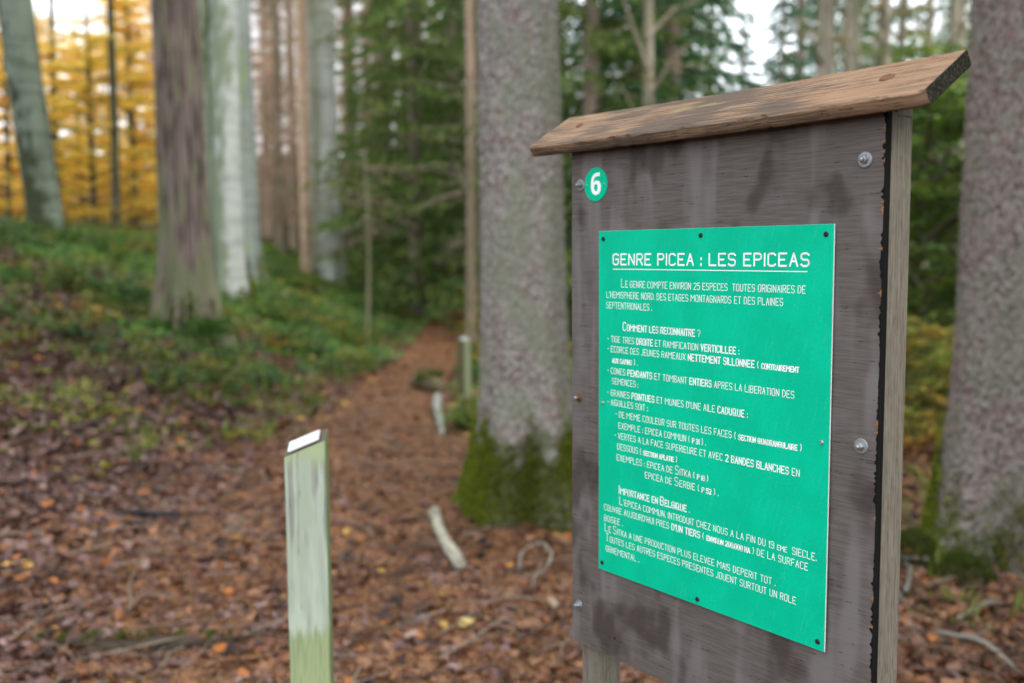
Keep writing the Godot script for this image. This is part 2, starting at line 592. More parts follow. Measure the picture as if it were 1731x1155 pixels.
# ------------------------------------------------------------------ ground
func make_ground() -> void:
	# litter texture: flecks of brown over dark humus
	var r2 := RandomNumberGenerator.new()
	r2.seed = 99
	var im := Image.create(1024, 1024, false, Image.FORMAT_RGB8)
	im.fill(lin(0.035, 0.022, 0.016))
	var tones := [Color(0.13, 0.06, 0.03), Color(0.2, 0.09, 0.04), Color(0.09, 0.05, 0.035), Color(0.24, 0.14, 0.09), Color(0.05, 0.03, 0.02), Color(0.17, 0.08, 0.05)]
	for k in 26000:
		var c: Color = tones[r2.randi() % tones.size()] * r2.randf_range(0.7, 1.2)
		c.a = 1.0
		c = c.linear_to_srgb()
		var x := r2.randi() % 1024
		var y := r2.randi() % 1024
		var a := r2.randf() * PI
		var l := r2.randi_range(4, 16)
		for q in l:
			var px := posmod(int(x + cos(a) * q), 1024)
			var py := posmod(int(y + sin(a) * q), 1024)
			im.set_pixel(px, py, c)
			im.set_pixel((px + 1) % 1024, py, c)
			if l < 9:
				im.set_pixel(px, (py + 1) % 1024, c)
	var tex := ImageTexture.create_from_image(im)
	var gm := mat("forest_floor", Color.WHITE, 0.95, true)
	gm.albedo_texture = tex
	var hm := mat("path_floor", Color.WHITE, 0.95, true)
	hm.albedo_texture = ImageTexture.create_from_image(needle_image())
	# one sheet, fine near the camera
	var xs := []
	var zs := []
	for k in 261:
		var t := (k - 130) / 130.0
		xs.append(signf(t) * (absf(t) * 9.0 + pow(absf(t), 4.0) * 240.0) - 1.0)
	for k in 301:
		var t := k / 300.0
		zs.append(6.0 - t * 40.0 - pow(t, 5.0) * 420.0)
	var pts := PackedVector3Array()
	var cols := PackedColorArray()
	var uvs := PackedVector2Array()
	for z in zs:
		for x in xs:
			pts.append(Vector3(x, ground(x, z), z))
			uvs.append(Vector2(x, z) * 0.8)
			cols.append(floor_tint(x, z))
	var b := Buf.new()
	b.grid(pts, xs.size(), cols, uvs, true)
	structure("ground", b.mesh(), gm)
	# the trodden path: a sheet of brown spruce needles
	pts = PackedVector3Array()
	cols = PackedColorArray()
	uvs = PackedVector2Array()
	var d := 1.6
	while d < 40.0:
		var half := path_half(d)
		for k in 15:
			var t := (k - 7) / 7.0
			var x := path_at(d) + t * (half + 0.16 * nz.get_noise_2d(d * 40.0, 50.0 * signf(t)))
			var edge := sm(0.75, 1.0, absf(t))
			pts.append(Vector3(x, ground(x, -d) + 0.008 * (1.0 - edge) - 0.02 * edge, -d))
			uvs.append(Vector2(x, d) * 1.7)
			var f := nz2.get_noise_2d(x * 70.0, d * 70.0) * 0.5 + 0.5
			cols.append(Color(1.0, 0.86, 0.68).lerp(Color(0.72, 0.64, 0.53), f))
		d += 0.12 + d * 0.004
	b = Buf.new()
	b.grid(pts, 15, cols, uvs)
	structure("path", b.mesh(), hm)

func path_half(d: float) -> float:
	return lerpf(1.0, 0.43, sm(4.0, 10.0, d))

func green_at(x: float, z: float) -> float:
	# how much moss and ground cover grows here, 0 to 1
	var d := -z
	var left := path_at(d) - x
	var n := nz.get_noise_2d(x * 22.0 + 300.0, z * 22.0) * 0.5 + 0.5
	var base := 0.0
	if left > 0.0:
		base = sm(0.4, 0.6, left) * sm(6.2, 9.0, d + left * 0.35)
		base *= 0.5 + 0.5 * sm(8.0, 14.0, d)
	else:
		base = sm(0.5, 0.7, -left) * sm(6.8, 7.6, d) * 0.9
		base = maxf(base, 0.14 * sm(1.4, 1.8, x) * sm(2.5, 3.2, d))
	return clampf(base * sm(0.34, 0.56, n + base * 0.12), 0.0, 1.0)

func floor_tint(x: float, z: float) -> Color:
	var f := nz2.get_noise_2d(x * 30.0, z * 30.0) * 0.5 + 0.5
	var c := Color(1.25, 1.1, 1.05).lerp(Color(0.8, 0.78, 0.75), f)
	return c.lerp(Color(0.55, 0.95, 0.35), green_at(x, z) * 0.8)

func needle_image() -> Image:
	# rusty spruce needles lying every way
	var r2 := RandomNumberGenerator.new()
	r2.seed = 17
	var im := Image.create(768, 768, false, Image.FORMAT_RGB8)
	im.fill(lin(0.2, 0.085, 0.035))
	var tones := [Color(0.42, 0.19, 0.08), Color(0.34, 0.145, 0.055), Color(0.5, 0.26, 0.13), Color(0.16, 0.07, 0.03), Color(0.28, 0.12, 0.05)]
	for k in 30000:
		var c: Color = tones[r2.randi() % tones.size()] * r2.randf_range(0.8, 1.2)
		c = Color(c, 1.0).linear_to_srgb()
		var x := r2.randi() % 768
		var y := r2.randi() % 768
		var a := r2.randf() * PI
		for q in r2.randi_range(5, 14):
			im.set_pixel(posmod(int(x + cos(a) * q), 768), posmod(int(y + sin(a) * q), 768), c)
	return im

# ------------------------------------------------------------------ the information board
func make_board() -> void:
	# board frame: x along the board to the right (0 = right edge of the green plate), z out of its face, y up from the ground
	var root := thing("information_board", "wooden information board with sloping plank roof and green text plate", "board", Vector3(0.3701, 0, -1.1443), deg_to_rad(-(90.0 - 37.259)))
	var gy := -0.4
	# panel texture: dark weathered plywood with level grain, drips and stains
	var pw := 640
	var ph := 900
	var width := 0.526
	var height := 0.77
	var ptex := image_tex(pw, ph, func(px: int, py: int) -> Color:
		var x := px / float(pw) * width
		var y := py / float(ph) * height
		var grain := nz.get_noise_2d(x * 420.0, y * 15000.0) * 0.5 + 0.5
		var fine := nz2.get_noise_2d(x * 2400.0, y * 16000.0) * 0.5 + 0.5
		var patch := nz.get_noise_2d(x * 330.0 + 40.0, y * 170.0) * 0.5 + 0.5
		var drip := nz2.get_noise_2d(x * 900.0 + 11.0, y * 90.0) * 0.5 + 0.5
		var c := Color(0.09, 0.076, 0.068).lerp(Color(0.128, 0.11, 0.1), sm(0.25, 0.75, grain))
		c = c.lerp(Color(0.175, 0.155, 0.148), sm(0.48, 0.7, patch * 0.6 + drip * 0.4) * 0.7)
		c = c.lerp(Color(0.04, 0.03, 0.026), sm(0.56, 0.76, nz.get_noise_2d(x * 300.0 - 90.0, y * 210.0 + 70.0) * 0.5 + 0.5) * 0.7)
		c = c.lerp(Color(0.15, 0.09, 0.05), sm(0.68, 0.82, fine) * 0.28)
		# hairline checks in the veneer
		if grain < 0.22 and fine < 0.42:
			c = c.lerp(Color(0.02, 0.016, 0.015), 0.75)
		# pale runs below the roof, where water came through
		for run in [[0.128, 0.008, 0.06, 0.13], [0.158, 0.012, 0.065, 0.17], [0.262, 0.03, 0.055, 0.2], [0.05, 0.03, 0.08, 0.32], [0.385, 0.014, 0.075, 0.14], [0.01, 0.02, 0.1, 0.5]]:
			var wx: float = absf(x - run[0] - 0.004 * nz.get_noise_1d(y * 900.0)) / (run[1] * (0.35 + 0.65 * sm(run[2], run[2] + 0.07, y)))
			c = c.lerp(Color(0.155, 0.138, 0.134), sm(1.1, 0.3, wx + 0.35 * nz2.get_noise_2d(x * 1500.0, y * 700.0)) * sm(run[2], run[2] + 0.03, y) * sm(run[3], run[3] - 0.09, y) * 0.45)
		return c.linear_to_srgb()
	)
	var pm := mat("plywood", Color.WHITE, 0.72)
	pm.albedo_texture = ptex
	pm.heightmap_enabled = false
	# ---- wood textures for posts and roof
	var gtex := image_tex(256, 1024, func(px: int, py: int) -> Color:
		var g := nz.get_noise_2d(px * 6.0, py * 0.25) * 0.5 + 0.5
		var h := nz2.get_noise_2d(px * 16.0 + 40.0, py * 0.8) * 0.5 + 0.5
		var c := Color(0.14, 0.118, 0.092).lerp(Color(0.215, 0.19, 0.155), sm(0.25, 0.75, g))
		c = c.lerp(Color(0.08, 0.066, 0.05), sm(0.6, 0.8, h) * 0.7)
		c = c.lerp(Color(0.17, 0.175, 0.13), sm(0.5, 0.75, nz2.get_noise_2d(px * 1.5, py * 1.2) * 0.5 + 0.5) * 0.5)
		return c.linear_to_srgb()
	)
	var wm := mat("weathered_wood", Color.WHITE, 0.8)
	wm.albedo_texture = gtex
	wm.uv1_scale = Vector3(6.0, 1.1, 1)
	var rtex := image_tex(1024, 320, func(px: int, py: int) -> Color:
		var x := px / 1024.0 * 0.65
		var y := py / 320.0 * 0.24
		var wave := nz.get_noise_2d(x * 120.0, y * 200.0) * 0.005
		var g := nz.get_noise_2d(x * 200.0, (y + wave) * 7000.0) * 0.5 + 0.5
		var h := nz2.get_noise_2d(x * 500.0, (y + wave) * 16000.0 + 60.0) * 0.5 + 0.5
		var c := Color(0.185, 0.112, 0.068).lerp(Color(0.29, 0.188, 0.118), sm(0.25, 0.75, g))
		c = c.lerp(Color(0.20, 0.095, 0.045), sm(0.55, 0.75, h) * 0.5)
		# grey black weathering in fine streaks along the grain, heaviest by the left bolt and about the middle
		var t := px / 1024.0
		var s := nz2.get_noise_2d(x * 170.0 + 15.0, (y + wave) * 5200.0) * 0.5 + 0.5
		var s2 := nz.get_noise_2d(x * 420.0 + 5.0, (y + wave) * 11000.0) * 0.5 + 0.5
		var big := nz.get_noise_2d(x * 190.0 + 8.0, y * 420.0) * 0.5 + 0.5
		var worn := 0.16 * exp(-pow((t - 0.2) / 0.09, 2.0)) + 0.17 * exp(-pow((t - 0.52) / 0.16, 2.0)) - 0.1 * sm(0.7, 0.9, t)
		c = c.lerp(Color(0.07, 0.058, 0.05), sm(0.46, 0.66, s * 0.3 + s2 * 0.3 + big * 0.4 + worn) * 0.8)
		c = c.lerp(Color(0.30, 0.25, 0.10), sm(0.56, 0.72, nz.get_noise_2d(x * 150.0 - 44.0, y * 900.0) * 0.4 + s2 * 0.25 + 0.3) * 0.5 * sm(0.75, 0.5, t))
		if h > 0.74 and g < 0.5:
			c = Color(0.05, 0.035, 0.025)
		return c.linear_to_srgb()
	)
	var rm := mat("roof_wood", Color.WHITE, 0.75)
	rm.albedo_texture = rtex
	var em := mat("end_grain", Color.WHITE, 0.9)
	em.albedo_texture = image_tex(128, 64, func(px: int, py: int) -> Color:
		var g := nz.get_noise_2d(px * 14.0, py * 4.0) * 0.5 + 0.5
		var c := Color(0.016, 0.015, 0.012).lerp(Color(0.13, 0.13, 0.08), sm(0.58, 0.8, g))
		return c.linear_to_srgb()
	)

	# ---- panel: face sheet and painted edge, with torn veneer along the right edge
	var x0 := -0.465
	var x1 := 0.061
	var y0 := 0.793
	var y1 := 1.5625
	var zf := -0.0035
	var th := 0.0095
	var panel := part("panel", cham(Vector3(x1 - x0, y1 - y0, th), 0.0012, Vector3((x0 + x1) / 2, (y0 + y1) / 2, zf - th / 2)).commit(), M.black_edge, root)
	# veneer with a ragged right edge, 0.4 mm proud
	var pts := PackedVector3Array()
	var cols := PackedColorArray()
	var uvs := PackedVector2Array()
	for r in 260:
		var y := lerpf(y0 + 0.001, y1 - 0.001, r / 259.0)
		var rag := absf(nz.get_noise_1d(y * 5200.0)) * 0.007 * sm(0.0, 0.35, nz2.get_noise_1d(y * 900.0) + 0.25)
		for q in 9:
			var x := lerpf(x0 + 0.001, x1 - 0.0022 - rag, q / 8.0)
			if q == 0:
				x += absf(nz.get_noise_1d(y * 4100.0 + 900.0)) * 0.002
			pts.append(Vector3(x, y, zf + 0.0005))
			cols.append(Color.WHITE)
			uvs.append(Vector2((x - x0) / (x1 - x0), (y1 - y) / (y1 - y0)))
	var b := Buf.new()
	b.grid(pts, 9, cols, uvs, true)
	part("veneer", b.mesh(), pm, panel)
	for yy in [1.532, 1.518, 1.507, 1.497, 1.452, 1.443, 1.401, 1.352, 1.205, 1.196, 1.098, 1.005, 0.972, 0.905, 0.865]:
		var sp := Buf.new()
		var hh := rng.randf_range(0.0015, 0.006)
		var ww := rng.randf_range(0.001, 0.0035)
		sp.quad(Vector3(x1 - 0.0016 - ww, yy + hh * 0.4, zf + 0.0011), Vector3(x1 - 0.0014, yy + hh, zf + 0.0011), Vector3(x1 - 0.0018, yy - hh, zf + 0.0011), Vector3(x1 - 0.0016 - ww * 0.7, yy - hh * 0.3, zf + 0.0011))
		sp.quad(Vector3(x1 - 0.003 - ww * 1.8, yy + 0.0005, zf + 0.0012), Vector3(x1 - 0.002, yy + 0.001, zf + 0.0012), Vector3(x1 - 0.002, yy - 0.0008, zf + 0.0012), Vector3(x1 - 0.003 - ww * 1.8, yy, zf + 0.0012))
		part("splinter", sp.mesh(), M.splinter, panel)
	# nail hole
	part("nail_head", lathe([[0.0022, 0.0], [0.002, 0.0006], [0.0003, 0.0008]], 10), M.dark_screw, panel, Vector3(-0.3675, 0.826, zf + 0.0006))

	# ---- posts
	for px in [[x0 + 0.011, 0.0], [x1 - 0.0455, 0.5]]:
		var c := Vector3(px[0] + 0.0215, (gy + 1.552) / 2, zf - th - 0.0005 - 0.0225)
		var sb := cham(Vector3(0.043, 1.552 - gy, 0.045), 0.0025, c)
		part("post", sb.commit(), wm, root)
	# ---- bolts with washers
	for k in [[0.0351, 1.4998, "washer"], [0.0388, 1.1781, "washer"], [-0.4427, 1.4992, "washer"], [-0.4472, 1.1792, "rust"], [-0.4476, 0.8548, "plain"]]:
		var bt := Node3D.new()
		bt.name = "bolt"
		root.add_child(bt, true)
		bt.position = Vector3(k[0], k[1], zf + 0.0006)
		var r := 0.0088 if k[2] == "washer" else 0.007
		var m: Material = M.rusty_steel if k[2] == "rust" else M.zinc
		part("washer", lathe([[r, 0.0], [r, 0.0012], [r * 0.94, 0.0016], [r * 0.4, 0.0016]], 24), m, bt)
		part("nut", hex_nut(0.0047 if k[2] == "washer" else 0.0048, 0.0045), m, bt, Vector3(0, 0, 0.0013))
		part("stud", lathe([[0.003, 0.0], [0.003, 0.0085], [0.002, 0.0095], [0.0002, 0.0096]], 12), M.zinc, bt)

	# ---- number badge
	var green := mat("green_laminate", Color.WHITE, 0.45)
	green.metallic_specular = 0.22
	green.albedo_texture = image_tex(320, 400, func(px: int, py: int) -> Color:
		var cl := nz.get_noise_2d(px * 0.5, py * 0.4) * 0.5 + 0.5
		var sp := nz2.get_noise_2d(px * 9.0, py * 9.0) * 0.5 + 0.5
		var scratch := nz2.get_noise_2d(px * 14.0 + py * 3.0, py * 0.7) * 0.5 + 0.5
		var c := Color(0.0, 0.47, 0.265).lerp(Color(0.0, 0.43, 0.24), sm(0.3, 0.7, cl))
		c = c.lerp(Color(0.02, 0.3, 0.17), sm(0.7, 0.82, sp) * 0.6)
		c = c.lerp(Color(0.05, 0.5, 0.32), sm(0.74, 0.82, scratch) * 0.35)
		return c.linear_to_srgb()
	)
	var badge := Node3D.new()
	badge.name = "number_badge"
	root.add_child(badge, true)
	badge.position = Vector3(-0.4087, 1.498, zf + 0.0006)
	part("disc", lathe([[0.0245, 0.0], [0.0245, 0.0013], [0.0241, 0.0016], [0.0002, 0.0016]], 64), green, badge)
	var six := TextMesh.new()
	var font := SystemFont.new()
	font.font_names = PackedStringArray(["Droid Sans"])
	font.font_weight = 700
	six.text = "6"
	six.font = font
	six.font_size = 64
	six.pixel_size = 0.042 / 64.0 * 1.04
	six.depth = 0.0004
	part("numeral", six, M.engraving, badge, Vector3(0.0005, 0.0, 0.00185))
	for sx in [-0.0186, 0.0186]:
		part("rivet", lathe([[0.0017, 0.0], [0.0014, 0.0007], [0.0002, 0.001]], 10), M.zinc, badge, Vector3(sx, 0, 0.0016))

	# ---- the green plate: white core, green skin, engraved lines
	var plate := Node3D.new()
	plate.name = "text_plate"
	root.add_child(plate, true)
	var yt := 1.43
	var hgt := 0.505
	var bend := func(x: float, y: float) -> float:
		# the plate stands a little off the panel at its right edge and its lower corner
		var u := (x + 0.4) / 0.4
		var v := (yt - y) / hgt
		return 0.0018 * u * u + 0.0016 * u * v * v - 0.0003
	for skin in [0, 1]:
		pts = PackedVector3Array()
		cols = PackedColorArray()
		var inset := 0.0 if skin == 0 else 0.00008
		uvs = PackedVector2Array()
		for r in 25:
			for q in 21:
				var x := lerpf(-0.4 + inset, -inset, q / 20.0)
				var y := lerpf(yt - hgt + inset, yt - inset, r / 24.0)
				uvs.append(Vector2(q / 20.0, 1.0 - r / 24.0))
				pts.append(Vector3(x, y, bend.call(x, y) - (0.0 if skin else 0.0004)))
				cols.append(Color.WHITE)
		b = Buf.new()
		b.grid(pts, 21, cols, uvs, true)
		if skin == 0:
			# rim of the core down to its back
			var loop := []
			for q in 21: loop.append(q)
			for r in range(1, 25): loop.append(r * 21 + 20)
			for q in range(19, -1, -1): loop.append(24 * 21 + q)
			for r in range(23, 0, -1): loop.append(r * 21)
			for k in loop.size():
				var a: Vector3 = pts[loop[k]]
				var e: Vector3 = pts[loop[(k + 1) % loop.size()]]
				b.quad(a, e, e - Vector3(0, 0, 0.0016), a - Vector3(0, 0, 0.0016))
			part("core", b.mesh(), M.white_core, plate)
		else:
			part("face", b.mesh(), green, plate)
	var lines := [
		["*GENRE PICEA : LES EPICEAS*", 0.0307, 0.3664, 0.0484, 0.0148, 0.0013],
		["^LE GENRE COMPTE ENVIRON 25 ESPECES  TOUTES ORIGINAIRES DE", 0.0481, 0.3623, 0.0805, 0.0087, 0.00085],
		["L'HEMISPHERE NORD, DES ETAGES MONTAGNARDS ET DES PLAINES", 0.0168, 0.3301, 0.0964, 0.0087, 0.00085],
		["SEPTENTRIONALES .", 0.0168, 0.1088, 0.1116, 0.0087, 0.00085],
		["*^COMMENT LES RECONNAITRE* ?", 0.0517, 0.1979, 0.1423, 0.0085, 0.00085],
		["- TIGE TRES *DROITE* ET RAMIFICATION *VERTICILLEE* :", 0.0192, 0.2637, 0.1606, 0.0085, 0.00085],
		["- ECORCE DES JEUNES RAMEAUX *NETTEMENT SILLONNEE* ( *{CONTRAIREMENT}*", 0.0192, 0.3545, 0.1752, 0.0085, 0.00085],
		["*{AUX SAPINS} *) .", 0.0292, 0.0813, 0.1907, 0.0085, 0.00085],
		["- CONES *PENDANTS* ET TOMBANT *ENTIERS* APRES LA LIBERATION DES", 0.0192, 0.349, 0.207, 0.0085, 0.00085],
		["SEMENCES :", 0.0293, 0.0825, 0.2217, 0.0085, 0.00085],
		["- GRAINES *POINTUES* ET MUNIES D'UNE AILE *CADUQUE* ;", 0.0192, 0.2787, 0.2394, 0.0085, 0.00085],
		["- AIGUILLES SOIT :", 0.0193, 0.1017, 0.2533, 0.0085, 0.00085],
		["- DE MEME COULEUR SUR TOUTES LES FACES ( *{SECTION QUADRANGULAIRE}* )", 0.0367, 0.3609, 0.2693, 0.0085, 0.00085],
		["EXEMPLE : EPICEA COMMUN ( *{P 31}* ) .", 0.0429, 0.2099, 0.2856, 0.0085, 0.00085],
		["- VERTES A LA FACE SUPERIEURE ET AVEC *2 BANDES BLANCHES* EN", 0.0349, 0.3591, 0.3008, 0.0085, 0.00085],
		["DESSOUS ( *{SECTION APLATIE}* )", 0.0406, 0.1582, 0.3168, 0.0085, 0.00085],
		["EXEMPLES : EPICEA DE ^SITKA ( *{P 18}* )", 0.0397, 0.2143, 0.3331, 0.0085, 0.00085],
		["EPICEA DE ^SERBIE ( *{P 52}* ) .", 0.0976, 0.2326, 0.349, 0.0085, 0.00085],
		["*^IMPORTANCE EN ^BELGIQUE* .", 0.0446, 0.1823, 0.3815, 0.0085, 0.00085],
		["^L'EPICEA COMMUN, INTRODUIT CHEZ NOUS A LA FIN DU 19 {EME}  SIECLE,", 0.0456, 0.3858, 0.3976, 0.0085, 0.00085],
		["COUVRE AUJOURD'HUI PRES *D'UN TIERS* ( *{ENVIRON 200.000 HA}* ) DE LA SURFACE", 0.0125, 0.3742, 0.4122, 0.0085, 0.00085],
		["BOISEE .", 0.0126, 0.0518, 0.4285, 0.0085, 0.00085],
		["^LE ^SITKA A UNE PRODUCTION PLUS ELEVEE MAIS DEPERIT TOT .", 0.014, 0.3264, 0.444, 0.0085, 0.00085],
		["^TOUTES LES AUTRES ESPECES PRESENTES JOUENT SURTOUT UN ROLE", 0.0164, 0.3578, 0.4586, 0.0085, 0.00085],
		["ORNEMENTAL .", 0.0164, 0.0856, 0.4743, 0.0085, 0.00085],
	]
	var press := func(mesh: ArrayMesh) -> ArrayMesh:
		# lay the flat lettering on the slightly bowed plate
		var arr := mesh.surface_get_arrays(0)
		var vv: PackedVector3Array = arr[Mesh.ARRAY_VERTEX]
		for k in vv.size():
			vv[k].z = bend.call(vv[k].x, vv[k].y) + 0.00018
		arr[Mesh.ARRAY_VERTEX] = vv
		var m := ArrayMesh.new()
		m.add_surface_from_arrays(Mesh.PRIMITIVE_TRIANGLES, arr)
		return m
	for l in lines:
		part("lettering", press.call(text_line(l[0], -0.4 + l[1], -0.4 + l[2], yt - l[3], l[4], l[5])), M.engraving, plate)
	b = Buf.new()
	for k in 24:
		var a := lerpf(-0.37, -0.0354, k / 24.0)
		var e := lerpf(-0.37, -0.0354, (k + 1) / 24.0)
		b.quad(Vector3(a, yt - 0.0544, 0), Vector3(e, yt - 0.0544, 0), Vector3(e, yt - 0.0555, 0), Vector3(a, yt - 0.0555, 0))
	part("underline", press.call(b.mesh()), M.engraving, plate)
	for s in [[-0.3901, 1.4186, 0], [-0.2025, 1.4204, 0], [-0.0106, 1.4184, 0], [-0.391, 1.178, 1], [-0.0103, 1.1754, 1], [-0.3919, 0.9362, 0], [-0.2014, 0.933, 0], [-0.0094, 0.9351, 0]]:
		var r := 0.0033 if s[2] == 0 else 0.0028
		part("screw", lathe([[r, 0.0], [r, 0.0006], [r * 0.75, 0.0018], [r * 0.35, 0.0021], [r * 0.3, 0.0012], [0.0002, 0.0012]], 14), M.dark_screw if s[2] == 0 else M.zinc, plate, Vector3(s[0], s[1], bend.call(s[0], s[1]) + 0.0001))

	# ---- roof plank: hand-sawn, worn edges, leaning down over the face
	var roof := Node3D.new()
	roof.name = "roof_plank"
	root.add_child(roof, true)
	var phi := 0.5526
	var back := Vector3(0, sin(phi), -cos(phi))
	var dn := Vector3(0, -cos(phi), -sin(phi))
	var wd := 0.0965
	var tk := 0.019
	var prof := [Vector2(0.0, 0.003), Vector2(0.0025, 0.0), Vector2(wd * 0.33, 0.0), Vector2(wd * 0.66, 0.0), Vector2(wd - 0.002, 0.0), Vector2(wd, 0.002), Vector2(wd, tk - 0.002), Vector2(wd - 0.002, tk), Vector2(wd * 0.5, tk), Vector2(0.003, tk), Vector2(0.0, tk - 0.003), Vector2(-0.0005, tk * 0.5)]
	pts = PackedVector3Array()
	cols = PackedColorArray()
	uvs = PackedVector2Array()
	var sl := -0.5268
	var sr := 0.1214
	var front := Vector3(0, 1.5611, 0.0292)
	var peri := [0.0]
	for k in prof.size():
		peri.append(peri[-1] + prof[k].distance_to(prof[(k + 1) % prof.size()]))
	for r in 91:
		var t := r / 90.0
		var s := lerpf(sl, sr, t)
		for k in prof.size() + 1:
			var q: Vector2 = prof[k % prof.size()]
			var w := nz.get_noise_2d(s * 700.0, q.x * 400.0 + q.y * 900.0) * 0.0011 + nz.get_noise_2d(s * 2600.0, k % prof.size() * 31.0) * 0.0005
			var chip := 0.0
			if (k % prof.size()) in [0, 10, 11, 9]:
				chip = maxf(0.0, nz2.get_noise_1d(s * 1500.0 + 40.0) - 0.22) * 0.008
			var sag := 0.0025 * sin(PI * t)
			pts.append(Vector3(s, 0, 0) + front + back * (q.x + chip + w) + dn * (q.y + w * 0.8) + Vector3(0, -sag, 0))
			cols.append(Color.WHITE)
			uvs.append(Vector2(t, peri[k] / 0.235))
	b = Buf.new()
	b.grid(pts, prof.size() + 1, cols, uvs)
	part("plank", b.mesh(), rm, roof)
	for e in [0, 90]:
		var cp := Buf.new()
		var mid := Vector3.ZERO
		var ring := []
		for k in prof.size():
			var p: Vector3 = pts[e * (prof.size() + 1) + k]
			ring.append(p)
			mid += p / prof.size()
		for k in prof.size():
			cp.tri(mid, ring[k], ring[(k + 1) % prof.size()])
		var vv := cp.v
		for k in vv.size():
			cp.u[k] = Vector2((vv[k] - front).dot(back) / wd, (vv[k] - front).dot(dn) / 0.05)
		part("end_grain", cp.mesh(), em if e == 90 else rm, roof)
	# rusty nail heads in worn hollows, and a knot
	for s in [[0.052, 0.052, 0.0085], [-0.462, 0.055, 0.006]]:
		var nh := part("bolt_head", lathe([[s[2], -0.001], [s[2], 0.001], [s[2] * 0.7, 0.0022], [s[2] * 0.6, 0.0012], [0.0002, 0.001]], 18), M.rusty_steel, roof)
		nh.transform = Transform3D(Basis(Vector3.RIGHT, back, -dn), Vector3(s[0], 0, 0) + front + back * s[1] - dn * 0.0004 + Vector3(0, -0.001, 0))
	part("ridge_cleat", cham(Vector3(0.52, 0.02, 0.03), 0.002, Vector3(-0.2, 1.556, -0.04)).commit(), wm, root)

# ------------------------------------------------------------------ marker posts
func make_posts() -> void:
	var tex := image_tex(128, 1024, func(px: int, py: int) -> Color:
		var x := px / 128.0 * 0.08
		var y := py / 1024.0
		var a := nz.get_noise_2d(x * 900.0, y * 150.0) * 0.5 + 0.5
		var f := nz2.get_noise_2d(x * 4200.0, y * 420.0) * 0.5 + 0.5
		var w := nz.get_noise_2d(x * 2600.0 + 30.0, y * 60.0) * 0.5 + 0.5
		var c := Color(0.29, 0.335, 0.265).lerp(Color(0.36, 0.41, 0.34), sm(0.3, 0.7, a))
		# bare grey wood shows through the algae film in the upper part
		var bare := sm(0.44, 0.66, a * 0.5 + w * 0.4 + f * 0.12) * sm(0.24, 0.17, y + 0.03 * nz.get_noise_1d(x * 3000.0)) * sm(0.02, 0.05, y)
		c = c.lerp(Color(0.17, 0.165, 0.15), bare * 0.8)
		c = c.lerp(Color(0.28, 0.34, 0.17), sm(0.05, 0.0, y - 0.03 * a) * 0.8)
		# green algae from a ragged line downwards
		var al := sm(-0.012, 0.014, y - 0.36 - 0.03 * nz.get_noise_1d(x * 2500.0 + 70.0))
		c = c.lerp(Color(0.25, 0.3, 0.13).lerp(Color(0.17, 0.21, 0.09), sm(0.4, 0.75, f * 0.5 + a * 0.5)), al * 0.8)
		c = c.lerp(Color(0.13, 0.12, 0.10), sm(0.68, 0.78, f * 0.6 + w * 0.4) * 0.6)
		return c.linear_to_srgb()
	)
	var pm := mat("algae_wood", Color.WHITE, 0.8)
	pm.albedo_texture = tex
	pm.texture_repeat = true
	var side := mat("green_side", lin(0.20, 0.25, 0.11), 0.85)
	var top := mat("cut_wood", lin(0.10, 0.085, 0.065), 0.85)
	marker("marker_post", "pale green wooden marker post with white slanted top plate beside the path", Vector3(-0.382, 0, -1.82), 0.10, 0.074, 1.052, 0.4, pm, side, top, 1.0)
	var fp := stand(-0.45, 9.35)
	marker("marker_post", "small mossy marker post at the path edge near mossy log", fp, -0.75, 0.085, 0.62, -0.3, mat("mossy_wood", lin(0.12, 0.115, 0.06), 0.9), mat("pale_mossy_wood", lin(0.27, 0.3, 0.18), 0.85), mat("grey_cut", lin(0.3, 0.3, 0.27), 0.85), 0.75)

